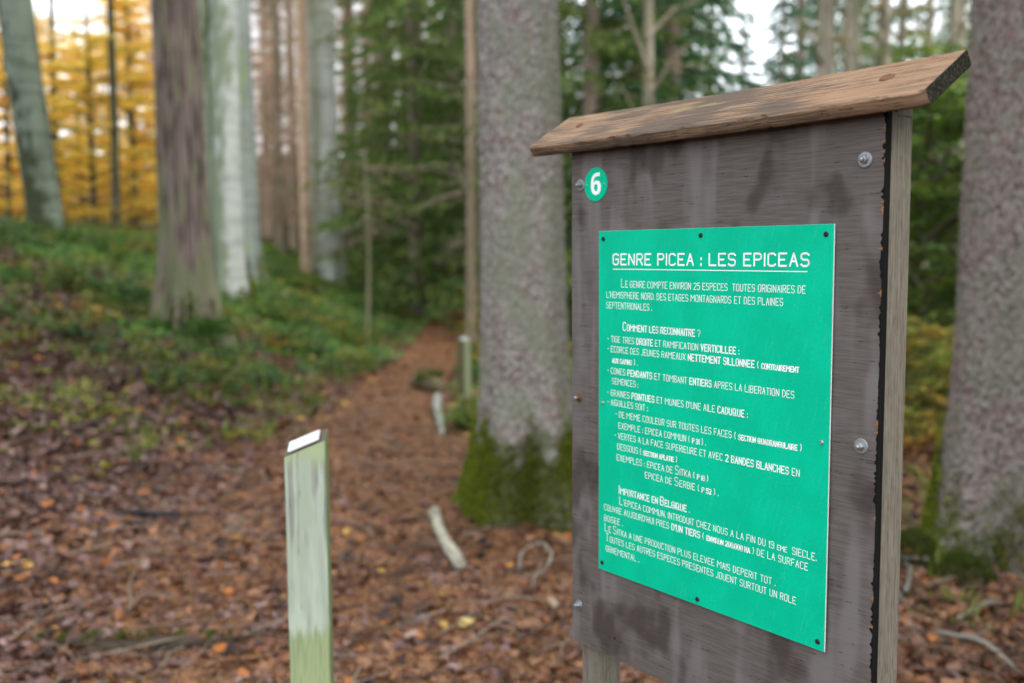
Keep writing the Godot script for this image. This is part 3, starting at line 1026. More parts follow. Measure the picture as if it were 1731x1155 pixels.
func marker(called: String, label: String, at: Vector3, turn: float, w: float, h: float, slope: float, pm: Material, side: Material, top: Material, _k: float) -> void:
	var o := thing(called, label, "post", at, turn, "")
	var y0 := -0.35
	var hw := w / 2
	var dz := w * 0.5
	var hl := h - slope * hw
	var hr := h + slope * hw
	var ch := 0.0025
	# front and back and sides, edges chamfered
	var ring := [Vector2(-hw + ch, dz), Vector2(hw - ch, dz), Vector2(hw, dz - ch), Vector2(hw, -dz + ch), Vector2(hw - ch, -dz), Vector2(-hw + ch, -dz), Vector2(-hw, -dz + ch), Vector2(-hw, dz - ch)]
	var fr := Buf.new()
	var sd := Buf.new()
	var tp := Buf.new()
	for k in 8:
		var a: Vector2 = ring[k]
		var e: Vector2 = ring[(k + 1) % 8]
		var ya := h + slope * a.x - 0.14 * a.y
		var ye := h + slope * e.x - 0.14 * e.y
		var which: Buf = fr if k in [0, 1, 7] else sd
		var k0 := which.v.size()
		which.quad(Vector3(a.x, ya, a.y), Vector3(e.x, ye, e.y), Vector3(e.x, y0, e.y), Vector3(a.x, y0, a.y))
		which.u[k0] = Vector2(0.5 + a.x / w, (hr - ya))
		which.u[k0 + 1] = Vector2(0.5 + e.x / w, (hr - ye))
		which.u[k0 + 2] = Vector2(0.5 + e.x / w, (hr - y0))
		which.u[k0 + 3] = Vector2(0.5 + a.x / w, (hr - y0))
		tp.tri(Vector3(0, h, 0), Vector3(a.x, ya, a.y), Vector3(e.x, ye, e.y))
	part("front_face", fr.mesh(), pm, o)
	part("side_face", sd.mesh(), side, o)
	part("top_cut", tp.mesh(), top, o)
	if _k < 1.0:
		return
	var pl := part("number_plate", cham(Vector3(w * 0.82, 0.004, w * 0.74), 0.0008).commit(), mat("white_plate", lin(0.6, 0.61, 0.6), 0.55), o)
	pl.position = Vector3(-0.004, h + 0.0035, 0.004)
	pl.basis = Basis(Vector3(1, slope, 0).normalized(), Vector3(-slope, 1, 0.14).normalized(), Vector3(1, slope, 0).normalized().cross(Vector3(-slope, 1, 0.14).normalized())).orthonormalized()

# ------------------------------------------------------------------ near trees
func tuft_shell(b: Buf, count: int, f: Callable, cols: Array, size: float) -> void:
	for k in count:
		var pn: Array = f.call()
		var p: Vector3 = pn[0]
		var n: Vector3 = pn[1]
		var col: Color = cols[rng.randi() % cols.size()] * rng.randf_range(0.65, 1.3)
		for q in 3:
			var d := (n + Vector3(rng.randf_range(-1, 1), rng.randf_range(-0.7, 1), rng.randf_range(-1, 1)) * 0.8).normalized()
			b.leaf(p, d * size * rng.randf_range(0.6, 1.4), d.cross(Vector3(rng.randf_range(-1, 1), rng.randf_range(-1, 1), rng.randf_range(-1, 1))).normalized() * size * 0.2, col)

func moss_on(parent: Node3D, r: float, y_top: Callable, fl: float, reach: float, lobes: float, ph: float, count: int) -> void:
	# a bumpy cushion that hugs the foot of the trunk, with fuzz on it
	var cols := [Color(0.11, 0.14, 0.012), Color(0.15, 0.185, 0.018), Color(0.06, 0.085, 0.012), Color(0.22, 0.24, 0.03)]
	var rad := func(th: float, y: float) -> float:
		return r + flare(th, y, fl, reach, lobes, ph) + 0.006 + 0.016 * nz.get_noise_3d(cos(th) * 130.0, y * 130.0, sin(th) * 130.0) + 0.008 * nz2.get_noise_3d(cos(th) * 500.0, y * 400.0, sin(th) * 500.0)
	var b := Buf.new()
	# thick below, breaking up into scattered tufts as it climbs the bark
	tuft_shell(b, count, func() -> Array:
		var th := 0.0
		var y := 0.0
		for tries in 40:
			th = rng.randf() * TAU
			y = rng.randf_range(-0.08, 0.75)
			var top: float = y_top.call(th)
			var thick := sm(top + 0.16, top - 0.16, y + 0.2 * nz.get_noise_3d(cos(th) * 80.0, y * 260.0, sin(th) * 80.0))
			if rng.randf() < thick:
				break
		var rr: float = rad.call(th, y) - 0.004
		return [Vector3(cos(th) * rr, y, sin(th) * rr), Vector3(cos(th), 0.15, sin(th)).normalized()]
	, cols, 0.016)
	var o := part("moss", b.mesh(), M.moss, parent)
	o.set_meta("label", "green moss cushion round the foot of the trunk")

func make_near_trees() -> void:
	# the big spruce behind the board
	var a := thing("spruce_tree", "thick grey spruce trunk with mossy foot right behind the board", "tree", Vector3(0.075, -0.02, -5.35))
	var lean := Vector3(-0.012, 0, 0.0)
	var axis := []
	var rad := []
	for k in 15:
		var y := -0.2 + k * 0.5
		axis.append(Vector3(lean.x * y, y, 0))
		rad.append(0.226 + 0.025 * exp(-y / 1.2) - 0.004 * y)
	part("trunk", trunk_mesh(axis, rad, 220, 720, spruce_relief(3.0, 0.01), spruce_colour(3.0, Color(0.31, 0.278, 0.252), Color(0.055, 0.046, 0.04), Color(0.17, 0.095, 0.075), Color(0.18, 0.195, 0.14), 0.6)), M.bark, a)
	var upper := Buf.new()
	upper.tube([Vector3(-0.075, 6.7, 0), Vector3(-0.11, 10, 0), Vector3(-0.15, 19, 0)], [0.2, 0.17, 0.04], 14, Color(0.2, 0.16, 0.15))
	part("upper_trunk", upper.mesh(), M.bark, a)
	var cgreen := [Color(0.03, 0.055, 0.022), Color(0.045, 0.075, 0.03), Color(0.025, 0.05, 0.025), Color(0.06, 0.085, 0.03)]
	var high := conifer_crown(6.9, 18.0, 3.3, 0.5, 0.6, 6, 0.26, 0.62, cgreen, 0.12, 1.8)
	part("crown", high, M.needles, a)
	moss_on(a, 0.25, func(th: float) -> float: return 0.4 + 0.07 * cos(th - 0.6) + 0.2 * nz.get_noise_2d(cos(th) * 34.0 + 12.0, sin(th) * 34.0) + 0.03 * nz2.get_noise_2d(cos(th) * 260.0, sin(th) * 260.0), 0.2, 0.36, 5.0, 3.0, 34000)

	# the spruce at the right edge
	var c := thing("spruce_tree", "dark spruce trunk with mossy foot to the right of the board", "tree", Vector3(2.42, -0.05, -4.75))
	axis = []
	rad = []
	for k in 15:
		var y := -0.2 + k * 0.5
		axis.append(Vector3(0.004 * y, y, 0))
		rad.append(0.275 + 0.04 * exp(-y / 0.9) - 0.005 * y)
	part("trunk", trunk_mesh(axis, rad, 240, 640, spruce_relief(31.0, 0.011), spruce_colour(31.0, Color(0.25, 0.212, 0.188), Color(0.055, 0.044, 0.038), Color(0.15, 0.08, 0.065), Color(0.16, 0.165, 0.115), 0.45)), M.bark, c)
	upper = Buf.new()
	upper.tube([Vector3(0.08, 6.7, 0), Vector3(0.1, 10, 0), Vector3(0.15, 18, 0)], [0.24, 0.19, 0.04], 14, Color(0.15, 0.12, 0.11))
	part("upper_trunk", upper.mesh(), M.bark, c)
	var cr := part("crown", high, M.needles, c, Vector3(0.12, -0.8, 0))
	cr.rotation.y = 1.3
	moss_on(c, 0.3, func(th: float) -> float: return 0.24 + 0.3 * nz.get_noise_2d(cos(th) * 34.0 + 50.0, sin(th) * 34.0) + 0.03 * nz2.get_noise_2d(cos(th) * 260.0 + 9.0, sin(th) * 260.0), 0.2, 0.36, 5.0, 31.0, 16000)
	# moss runs out over the roots towards the board
	for sp in [[-0.52, 0.12, 0.16], [-0.62, -0.18, 0.13], [-0.42, 0.4, 0.14]]:
		var mb := Buf.new()
		tuft_shell(mb, 1600, func() -> Array:
			var th := rng.randf() * TAU
			var q := sqrt(rng.randf())
			var y: float = sp[2] * 0.8 * sqrt(1.0 - q * q)
			return [Vector3(sp[0] + cos(th) * q * sp[2], y - 0.03, sp[1] + sin(th) * q * sp[2] * 1.3), Vector3(cos(th) * q, 1, sin(th) * q).normalized()]
		, [Color(0.05, 0.07, 0.012), Color(0.075, 0.09, 0.016), Color(0.035, 0.05, 0.012)], 0.016)
		part("moss", mb.mesh(), M.moss, c)

# ------------------------------------------------------------------ the trees on the bank
func simple_axis(h: float, lx: float, bow: float, r0: float, r1: float, n := 16) -> Array:
	var axis := []
	var rad := []
	for k in n + 1:
		var t := float(k) / n
		var y := -0.3 + t * (h + 0.3)
		axis.append(Vector3(lx * t + bow * sin(PI * t), y, 0))
		rad.append(lerpf(r0, r1, t))
	return [axis, rad]

func make_mid_trees() -> void:
	var bare_bark := Color(0.12, 0.11, 0.09)
	var yellow := [Color(0.55, 0.30, 0.035), Color(0.50, 0.22, 0.03), Color(0.62, 0.40, 0.06), Color(0.40, 0.17, 0.04)]
	var thin := leafy_crown(0.0, 7.0, 3.4, 22, 12, 0.09, yellow, 0.9, bare_bark)
	# reddish-brown fibrous trunk
	var p := stand(-3.61, 11.1)
	var o := thing("conifer_tree", "reddish brown fibrous trunk flaring at its green foot on the bank", "tree", p)
	var ax := simple_axis(8.0, -0.06, 0.0, 0.255, 0.222)
	part("trunk", trunk_mesh(ax[0], ax[1], 120, 200, func(th: float, y: float, rad: float) -> float:
		return nz.get_noise_3d(cos(th) * 260.0, y * 22.0, sin(th) * 260.0) * 0.04 + flare(th, y, 0.26, 0.42, 5.0, 1.0)
	, func(th: float, y: float, q: Vector3) -> Color:
		var f := nz.get_noise_3d(cos(th) * 330.0, y * 50.0, sin(th) * 330.0) * 0.5 + 0.5
		var g := nz2.get_noise_3d(cos(th) * 60.0, y * 40.0, sin(th) * 60.0) * 0.5 + 0.5
		var col := Color(0.24, 0.19, 0.165).lerp(Color(0.065, 0.045, 0.038), sm(0.35, 0.65, f))
		return col.lerp(Color(0.19, 0.21, 0.11), sm(0.47, 0.55, g * 0.6 + f * 0.25 + (0.16 if y < 0.45 + 0.9 * f else 0.0)) * 0.7)
	), M.bark, o)
	part("crown", conifer_crown(8.0, 15.0, 2.2, 0.5, 0.9, 5, 0.3, 0.5, [Color(0.03, 0.055, 0.022), Color(0.045, 0.075, 0.03)], 0.2, 1.7), M.needles, o)
	# fern-like tuft at its foot
	var tb := Buf.new()
	tuft_shell(tb, 500, func() -> Array:
		var th := rng.randf_range(0.2, 2.9)
		return [Vector3(cos(th) * rng.randf_range(0.3, 0.5), rng.randf_range(0.0, 0.16), sin(th) * rng.randf_range(0.3, 0.5)), Vector3(cos(th), 0.6, sin(th)).normalized()]
	, [Color(0.1, 0.21, 0.05), Color(0.16, 0.25, 0.05), Color(0.07, 0.16, 0.045)], 0.06)
	part("foot_plants", tb.mesh(), M.moss, o).set_meta("kind", "stuff")
	moss_on(o, 0.25, func(th: float) -> float: return 0.22 + 0.3 * nz.get_noise_2d(cos(th) * 34.0, sin(th) * 34.0 + 80.0), 0.26, 0.42, 5.0, 1.0, 14000)

	# pale double-stemmed beech just behind it
	p = stand(-4.2, 14.7)
	o = thing("beech_tree", "pale double-stemmed beech trunk just behind the reddish trunk", "tree", p)
	var pal := Color(0.45, 0.475, 0.455)
	ax = simple_axis(8.5, 0.16, -0.05, 0.2, 0.2)
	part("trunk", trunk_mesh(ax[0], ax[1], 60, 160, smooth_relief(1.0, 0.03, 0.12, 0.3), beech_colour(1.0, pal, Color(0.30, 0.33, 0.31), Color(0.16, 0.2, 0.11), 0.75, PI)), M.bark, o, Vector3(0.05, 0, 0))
	ax = simple_axis(8.5, -0.28, 0.05, 0.19, 0.2)
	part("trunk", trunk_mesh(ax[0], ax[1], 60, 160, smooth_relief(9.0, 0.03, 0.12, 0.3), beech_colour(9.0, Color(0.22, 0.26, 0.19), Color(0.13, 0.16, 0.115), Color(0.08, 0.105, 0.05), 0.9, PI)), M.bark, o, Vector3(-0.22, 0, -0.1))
	moss_on(o, 0.3, func(th: float) -> float: return 0.12 + 0.3 * nz.get_noise_2d(cos(th) * 34.0 + 33.0, sin(th) * 34.0), 0.1, 0.3, 4.0, 1.0, 7000)
	part("limbs", thin[0], M.bark, o, Vector3(0, 7.4, 0))
	part("crown", thin[1], M.leaves, o, Vector3(0, 7.4, 0))

	# grey-green beech to its right
	p = stand(-4.86, 18.4)
	o = thing("beech_tree", "grey green beech trunk standing right of the double-stemmed beech", "tree", p)
	ax = simple_axis(9.0, -0.1, 0.03, 0.225, 0.19)
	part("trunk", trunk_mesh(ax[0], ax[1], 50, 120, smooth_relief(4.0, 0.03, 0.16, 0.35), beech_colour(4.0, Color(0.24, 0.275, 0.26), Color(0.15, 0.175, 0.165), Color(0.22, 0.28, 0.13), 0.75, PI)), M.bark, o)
	moss_on(o, 0.225, func(th: float) -> float: return 0.25 + 0.3 * nz.get_noise_2d(cos(th) * 34.0 + 63.0, sin(th) * 34.0), 0.16, 0.35, 4.0, 4.0, 5000)
	part("limbs", thin[0], M.bark, o, Vector3(0, 8.0, 0))
	part("crown", thin[1], M.leaves, o, Vector3(0, 8.0, 0)).rotation.y = 2.0

	# the tall pale beech and the slim tan trunk beside it
	p = stand(-4.36, 23.8)
	o = thing("beech_tree", "tall silvery beech trunk with dark bands left of the path's far end", "tree", p)
	ax = simple_axis(10.5, -0.16, 0.0, 0.34, 0.32)
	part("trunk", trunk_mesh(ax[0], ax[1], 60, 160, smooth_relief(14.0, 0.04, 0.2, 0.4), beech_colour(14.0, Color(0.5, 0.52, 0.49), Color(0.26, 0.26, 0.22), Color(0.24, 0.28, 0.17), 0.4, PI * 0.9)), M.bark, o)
	part("limbs", thin[0], M.bark, o, Vector3(0, 9.6, 0))
	part("crown", thin[1], M.leaves, o, Vector3(0, 9.6, 0)).rotation.y = 4.0
	p = stand(-4.78, 23.3)
	o = thing("pine_tree", "slim tan pine trunk close against the silvery beech", "tree", p)
	ax = simple_axis(11.0, 0.02, 0.0, 0.135, 0.115)
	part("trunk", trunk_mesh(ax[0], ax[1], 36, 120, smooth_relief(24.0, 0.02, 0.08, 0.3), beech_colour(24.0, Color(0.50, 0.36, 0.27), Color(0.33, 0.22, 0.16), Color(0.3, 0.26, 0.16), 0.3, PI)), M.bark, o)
	part("crown", conifer_crown(9.5, 14.0, 1.7, 0.5, 0.8, 5, 0.2, 0.5, [Color(0.03, 0.055, 0.022), Color(0.045, 0.075, 0.03)], 0.2, 1.7), M.needles, o)

	# leaning beech at the far left
	p = stand(-7.18, 15.6)
	o = thing("beech_tree", "leaning green grey beech trunk at the far left of the bank", "tree", p)
	ax = simple_axis(8.5, -0.72, -0.05, 0.25, 0.27)
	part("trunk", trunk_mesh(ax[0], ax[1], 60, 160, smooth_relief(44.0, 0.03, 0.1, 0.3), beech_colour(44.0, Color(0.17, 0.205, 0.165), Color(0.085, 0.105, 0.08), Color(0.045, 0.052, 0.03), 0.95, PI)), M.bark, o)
	moss_on(o, 0.25, func(th: float) -> float: return 0.2 + 0.3 * nz.get_noise_2d(cos(th) * 34.0 + 93.0, sin(th) * 34.0), 0.1, 0.3, 4.0, 44.0, 5000)
	part("limbs", thin[0], M.bark, o, Vector3(-0.7, 7.6, 0))
	part("crown", thin[1], M.leaves, o, Vector3(-0.7, 7.6, 0)).rotation.y = 1.0

	# slim trunks along the path
	var slim := [
		["young_tree", "thin pale green sapling on the bank left of the path", -2.07, 13.9, 0.026, 2.7, 0.05, Color(0.2, 0.185, 0.125), Color(0.14, 0.13, 0.09)],
		["pine_tree", "slim pinkish pine trunk beside the path behind the small marker post", -0.63, 15.2, 0.085, 9.0, -0.05, Color(0.36, 0.25, 0.2), Color(0.2, 0.14, 0.12)],
		["young_tree", "slim grey green trunk right of the pinkish pine by the path", -0.47, 16.0, 0.085, 9.0, 0.05, Color(0.2, 0.23, 0.18), Color(0.12, 0.15, 0.11)],
		["young_tree", "thin greenish stem behind the small marker post", -0.56, 11.5, 0.022, 3.4, 0.1, Color(0.2, 0.19, 0.12), Color(0.14, 0.13, 0.08)],
	]
	for s in slim:
		o = thing(s[0], s[1], "tree", stand(s[2], s[3]))
		ax = simple_axis(s[5], s[6], 0.06, s[4], s[4] * 0.6)
		part("trunk", trunk_mesh(ax[0], ax[1], 20, 90, smooth_relief(s[2] * 9.0, 0.012, s[4] * 0.5, 0.15), beech_colour(s[2] * 20.0, s[7], s[8], Color(0.2, 0.22, 0.1), 0.2, 1.0)), M.bark, o)
		part("branches", dead_branches(1.4, s[5], 0.9, 26, Color(0.20, 0.16, 0.12)), M.twig, o).set_meta("kind", "stuff")

# ------------------------------------------------------------------ the woods behind
func nth(k: int) -> String:
	return ["first", "second", "third", "fourth", "fifth", "sixth", "seventh", "eighth", "ninth", "tenth", "eleventh", "twelfth", "thirteenth", "fourteenth", "fifteenth", "sixteenth", "seventeenth", "eighteenth", "nineteenth", "twentieth"][k]

func plant(called: String, label: String, category: String, group: String, parts: Array, x: float, d: float, k: float) -> void:
	# parts: [name, mesh, material]
	var o := thing(called, label, category, stand(x, d) - Vector3(0, 0.05, 0), rng.randf() * TAU, group)
	for p in parts:
		part(p[0], p[1], p[2], o)
	o.scale = Vector3(k, k * rng.randf_range(0.92, 1.1), k)

func trunk_of(h: float, r: float, a: Color, b: Color, off: float) -> ArrayMesh:
	var ax := simple_axis(h, rng.randf_range(-0.2, 0.2), rng.randf_range(-0.15, 0.15), r, r * 0.35)
	return trunk_mesh(ax[0], ax[1], 14, 60, smooth_relief(off, 0.03 * r / 0.15, r * 0.5, 0.25), beech_colour(off, a, b, Color(0.12, 0.14, 0.07), 0.4, 0.0))

func make_woods() -> void:
	var X := func(px: float, d: float) -> float: return (px - 865.5) / 1682.9 * d
	# kinds
	var g1 := [Color(0.1, 0.165, 0.04), Color(0.14, 0.2, 0.05), Color(0.075, 0.135, 0.045), Color(0.19, 0.22, 0.06)]
	var g2 := [Color(0.055, 0.14, 0.075), Color(0.085, 0.18, 0.09), Color(0.045, 0.11, 0.06), Color(0.12, 0.2, 0.085)]
	var dense_a := conifer_crown(0.7, 13.0, 2.5, 0.5, 0.42, 6, 0.26, 0.72, g1, 0.12, 1.35)
	var dense_b := conifer_crown(1.2, 14.0, 2.2, 0.5, 0.45, 6, 0.36, 0.72, g2, 0.15, 1.35)
	var tall := conifer_crown(7.5, 15.0, 2.0, 0.5, 0.85, 5, 0.25, 0.5, g1, 0.2, 1.6)
	var brown := Color(0.17, 0.12, 0.09)
	var tr_a := trunk_of(14.0, 0.16, Color(0.34, 0.27, 0.22), Color(0.2, 0.15, 0.12), 1.0)
	var tr_b := trunk_of(15.0, 0.15, Color(0.46, 0.35, 0.28), Color(0.28, 0.2, 0.16), 2.0)
	var dead := dead_branches(1.0, 9.0, 1.7, 420, Color(0.42, 0.3, 0.22))
	var yl := [Color(0.93, 0.7, 0.16), Color(0.92, 0.62, 0.13), Color(0.94, 0.77, 0.26), Color(0.88, 0.52, 0.1)]
	var orr := [Color(0.76, 0.38, 0.09), Color(0.68, 0.3, 0.07), Color(0.8, 0.48, 0.14), Color(0.55, 0.28, 0.13)]
	var lime := [Color(0.6, 0.5, 0.06), Color(0.7, 0.55, 0.06), Color(0.38, 0.4, 0.06)]
	var dk := Color(0.05, 0.04, 0.03)
	var be_y := leafy_crown(0.5, 7.2, 2.4, 38, 17, 0.08, yl, 0.25, dk)
	var be_o := leafy_crown(0.4, 7.4, 2.4, 38, 16, 0.08, orr, 0.3, dk)
	var be_l := leafy_crown(0.4, 6.0, 2.2, 32, 16, 0.08, yl + lime, 0.25, dk)
	var be_t := trunk_of(8.2, 0.10, Color(0.13, 0.10, 0.075), Color(0.06, 0.05, 0.04), 3.0)
	var bare_b := leafy_crown(2.0, 9.0, 1.8, 16, 3, 0.04, [Color(0.2, 0.2, 0.08), Color(0.28, 0.22, 0.1)], 1.4, Color(0.32, 0.28, 0.22))
	var bare_t := trunk_of(9.5, 0.09, Color(0.42, 0.37, 0.3), Color(0.27, 0.23, 0.18), 4.0)

	# left: autumn beeches beyond the bank
	var spots := [[20, 22, 0], [110, 25, 0], [165, 21, 2], [235, 24, 0], [60, 29, 0], [150, 31, 0], [225, 30, 0], [-60, 24, 1], [-130, 30, 0], [290, 30, 0], [10, 36, 0], [90, 38, 2], [190, 38, 0], [265, 39, 0], [-40, 42, 0], [330, 42, 1], [140, 46, 0], [40, 48, 1], [240, 50, 1], [-100, 50, 1], [360, 52, 1], [450, 55, 1], [520, 60, 1]]
	spots.sort_custom(func(a, b): return a[0] < b[0])
	var seen_kind := [0, 0, 0]
	for s in spots:
		var d: float = s[1]
		seen_kind[s[2]] += 1
		var x: float = X.call(s[0], d)
		var cr: Array = [be_y, be_o, be_l][s[2]]
		var label: String = ["yellow leaved young beech beyond the bank", "orange brown young beech beyond the bank", "yellow green leaved young beech beyond the bank"][s[2]] + ", %s from the left of its colour" % nth(seen_kind[s[2]] - 1)
		plant("autumn_beech", label, "tree", "autumn beeches beyond the bank", [["trunk", be_t, M.bark], ["limbs", cr[0], M.bark], ["crown", cr[1], M.leaves]], x, d, rng.randf_range(0.92, 1.1) * (0.78 if d < 27.0 else 0.9))
	# dark slim trunks among them
	for s in [[203, 20.5, "dark slim trunk crossing the yellow foliage left of the reddish trunk"], [97, 24.0, "dark slim trunk crossing the yellow foliage right of the leaning beech"]]:
		var o := thing("slim_tree", s[2], "tree", stand(X.call(s[0], s[1]), s[1]))
		part("trunk", trunk_of(9.5, 0.10, Color(0.07, 0.055, 0.04), Color(0.03, 0.025, 0.02), 7.0), M.bark, o)
		part("branches", dead_branches(2.0, 9.0, 1.2, 60, Color(0.06, 0.05, 0.04)), M.twig, o).set_meta("kind", "stuff")
	# middle: tall conifers with dead lower branches
	var near_count := 0
	for s in [[395, 36], [430, 40], [455, 34], [478, 27], [480, 52], [505, 30], [530, 44], [560, 36], [590, 50], [600, 29], [625, 38], [650, 31], [660, 46], [690, 36], [710, 48], [740, 40]]:
		near_count += 1 if s[1] < 33 else 0
		var d: float = s[1]
		plant("bare_conifer", "tall conifer with dead brown lower branches, %s from the left of the nearer ones" % nth(near_count - 1) if d < 33.0 else "far tall conifer with dead brown lower branches deep in the wood", "tree", "tall conifers with dead lower branches", [["trunk", tr_b if int(s[0]) % 2 else tr_a, M.bark], ["dead_branches", dead, M.twig], ["crown", tall, M.needles]], X.call(s[0], d), d, rng.randf_range(0.9, 1.15))
	# centre and right: leafy conifers
	var conifers := [[705, 21.0, 0], [770, 24, 0], [660, 27, 0], [850, 20, 0], [800, 30, 1], [720, 33, 0], [905, 26, 1], [1000, 15.5, 0], [1075, 19, 1], [1135, 17, 1], [1255, 21, 1, 0.46], [1345, 24, 1, 0.85], [1195, 29, 0, 0.9], [1110, 26, 0], [1020, 28, 1], [1145, 32, 1], [1385, 27, 1], [1315, 15, 1, 0.36], [950, 36, 0], [1400, 34, 1], [1480, 30, 0], [1560, 36, 1], [1640, 30, 0], [1720, 25, 1], [1820, 20, 0], [1900, 28, 1], [560, 55, 0], [640, 60, 1], [470, 62, 0], [860, 45, 1], [1100, 48, 0], [1250, 50, 1, 0.6], [1450, 48, 1], [1600, 50, 0], [760, 52, 0], [780, 44, 1], [820, 38, 0]]
	conifers.sort_custom(func(a, b): return a[0] < b[0])
	var near_kind := [0, 0]
	for s in conifers:
		near_kind[s[2]] += 1 if s[1] < 31 else 0
		var d: float = s[1]
		var kind: int = s[2]
		var label: String = ["green conifer with drooping boughs", "blue green conifer with drooping boughs"][kind]
		label = label + ", %s from the left of the nearer ones" % nth(near_kind[kind] - 1) if d < 31.0 else "far " + label + " deep in the wood"
		plant("leafy_conifer", label, "tree", "conifers in the wood behind the board", [["trunk", tr_a, M.bark], ["crown", [dense_a, dense_b][kind], M.needles]], X.call(s[0], d), d, rng.randf_range(0.9, 1.1) * (s[3] if s.size() > 3 else 1.0))
	# unseen conifers added left of view to shade the trunks' left sides
	for s in [[-8.5, 7.0], [-10.2, 10.5], [-11.0, 3.0], [-6.6, 4.0], [-7.0, 0.0]]:
		plant("leafy_conifer", "unseen green conifer added left of the bank to cast shade", "tree", "added shade conifers left of the bank", [["trunk", tr_a, M.bark], ["crown", dense_a, M.needles]], s[0], s[1], rng.randf_range(0.95, 1.15))
	# more unseen conifers, added on the right to darken the right spruce and floor
	for s in [[4.5, 1.2], [4.7, -2.2], [6.6, 6.0], [8.6, 9.0], [7.2, -0.5], [9.5, 4.0]]:
		plant("leafy_conifer", "unseen dense conifer added on the right to cast shade", "tree", "added shade conifers right of the board", [["trunk", tr_a, M.bark], ["crown", dense_b, M.needles]], s[0], s[1], rng.randf_range(0.95, 1.15))
	# right: pale bare stems above the roof and leafy shrubs below
	var count := 0
	for s in [[1092, 14.5], [1375, 19], [1390, 13.5], [1425, 16], [1450, 13], [1490, 15.5], [1520, 14], [1555, 17], [1585, 13.5], [1610, 18]]:
		var d: float = s[1]
		count += 1
		plant("bare_tree", "slim pale bare tree behind the board's roof, %s from the left" % nth(count - 1), "tree", "slim pale trees behind the board", [["trunk", bare_t, M.bark], ["branches", bare_b[0], M.bark], ["crown", bare_b[1], M.leaves]], X.call(s[0], d), d, rng.randf_range(0.85, 1.1))
	var sg := [Color(0.15, 0.25, 0.05), Color(0.2, 0.31, 0.07), Color(0.1, 0.18, 0.05), Color(0.32, 0.36, 0.07)]
	var sy := sg + [Color(0.62, 0.46, 0.08), Color(0.6, 0.3, 0.08)]
	var sh_a := leafy_crown(0.1, 3.6, 1.5, 26, 11, 0.075, sg, 0.5, Color(0.12, 0.1, 0.07))
	var sh_b := leafy_crown(0.05, 2.0, 1.3, 22, 10, 0.065, sy, 0.5, Color(0.12, 0.1, 0.07))
	count = 0
	for s in [[1500, 10.8, 0], [1540, 14, 0], [1560, 9.2, 0], [1580, 12.5, 0], [1610, 10.5, 0], [1650, 13, 0], [1690, 9.5, 0]]:
		count += 1
		plant("tall_shrub", "tall leafy shrub between the board and the right spruce, %s from the left" % nth(count - 1), "shrub", "green shrubs right of the board", [["limbs", sh_a[0], M.bark], ["foliage", sh_a[1], M.green_leaves]], X.call(s[0], s[1]), s[1], rng.randf_range(0.85, 1.15))
	for s in [[610, 24], [700, 26], [740, 30], [820, 16], [845, 13.5], [885, 10.5], [1450, 9], [1500, 8.8], [1540, 7.4], [1575, 9.6], [1600, 8.2], [1650, 8.0]]:
		count = (count + 1) if count >= 100 else 100
		plant("low_shrub", "low green and yellow shrub on the forest floor, %s from the left" % nth(count - 100), "shrub", "low shrubs on the forest floor", [["limbs", sh_b[0], M.bark], ["foliage", sh_b[1], M.green_leaves]], X.call(s[0], s[1]), s[1], rng.randf_range(0.28, 0.5))

# ------------------------------------------------------------------ litter and ground cover
func many(called: String, mesh: Mesh, material: Material, places: Array, tints: Array, label: String) -> void:
	var mm := MultiMesh.new()
	mm.transform_format = MultiMesh.TRANSFORM_3D
	mm.use_colors = true
	mm.mesh = mesh
	mm.instance_count = places.size()
	for k in places.size():
		mm.set_instance_transform(k, places[k])
		mm.set_instance_color(k, Color(tints[k], 1.0))
	var o := MultiMeshInstance3D.new()
	o.name = called
	o.multimesh = mm
	o.material_override = material
	o.set_meta("kind", "stuff")
	o.set_meta("label", label)
	add_child(o, true)

func leaf_mesh(curl: float, fold: float) -> ArrayMesh:
	# a dry beech leaf 7 cm long
	var b := Buf.new()
	var prof := [0.04, 0.62, 1.0, 0.95, 0.55, 0.0]
	var pts := PackedVector3Array()
	var cols := PackedColorArray()
	for k in 6:
		var t := k / 5.0
		for s in [-1.0, 0.0, 1.0]:
			var w: float = prof[k] * 0.021 * s
			pts.append(Vector3((t - 0.5) * 0.07, fold * absf(w) + curl * (t - 0.5) * (t - 0.5) * 0.07 + 0.004 * sin(t * 9.0 + s * 2.0) * absf(s), w))
			cols.append(Color.WHITE)
	b.grid(pts, 3, cols)
	return b.mesh()

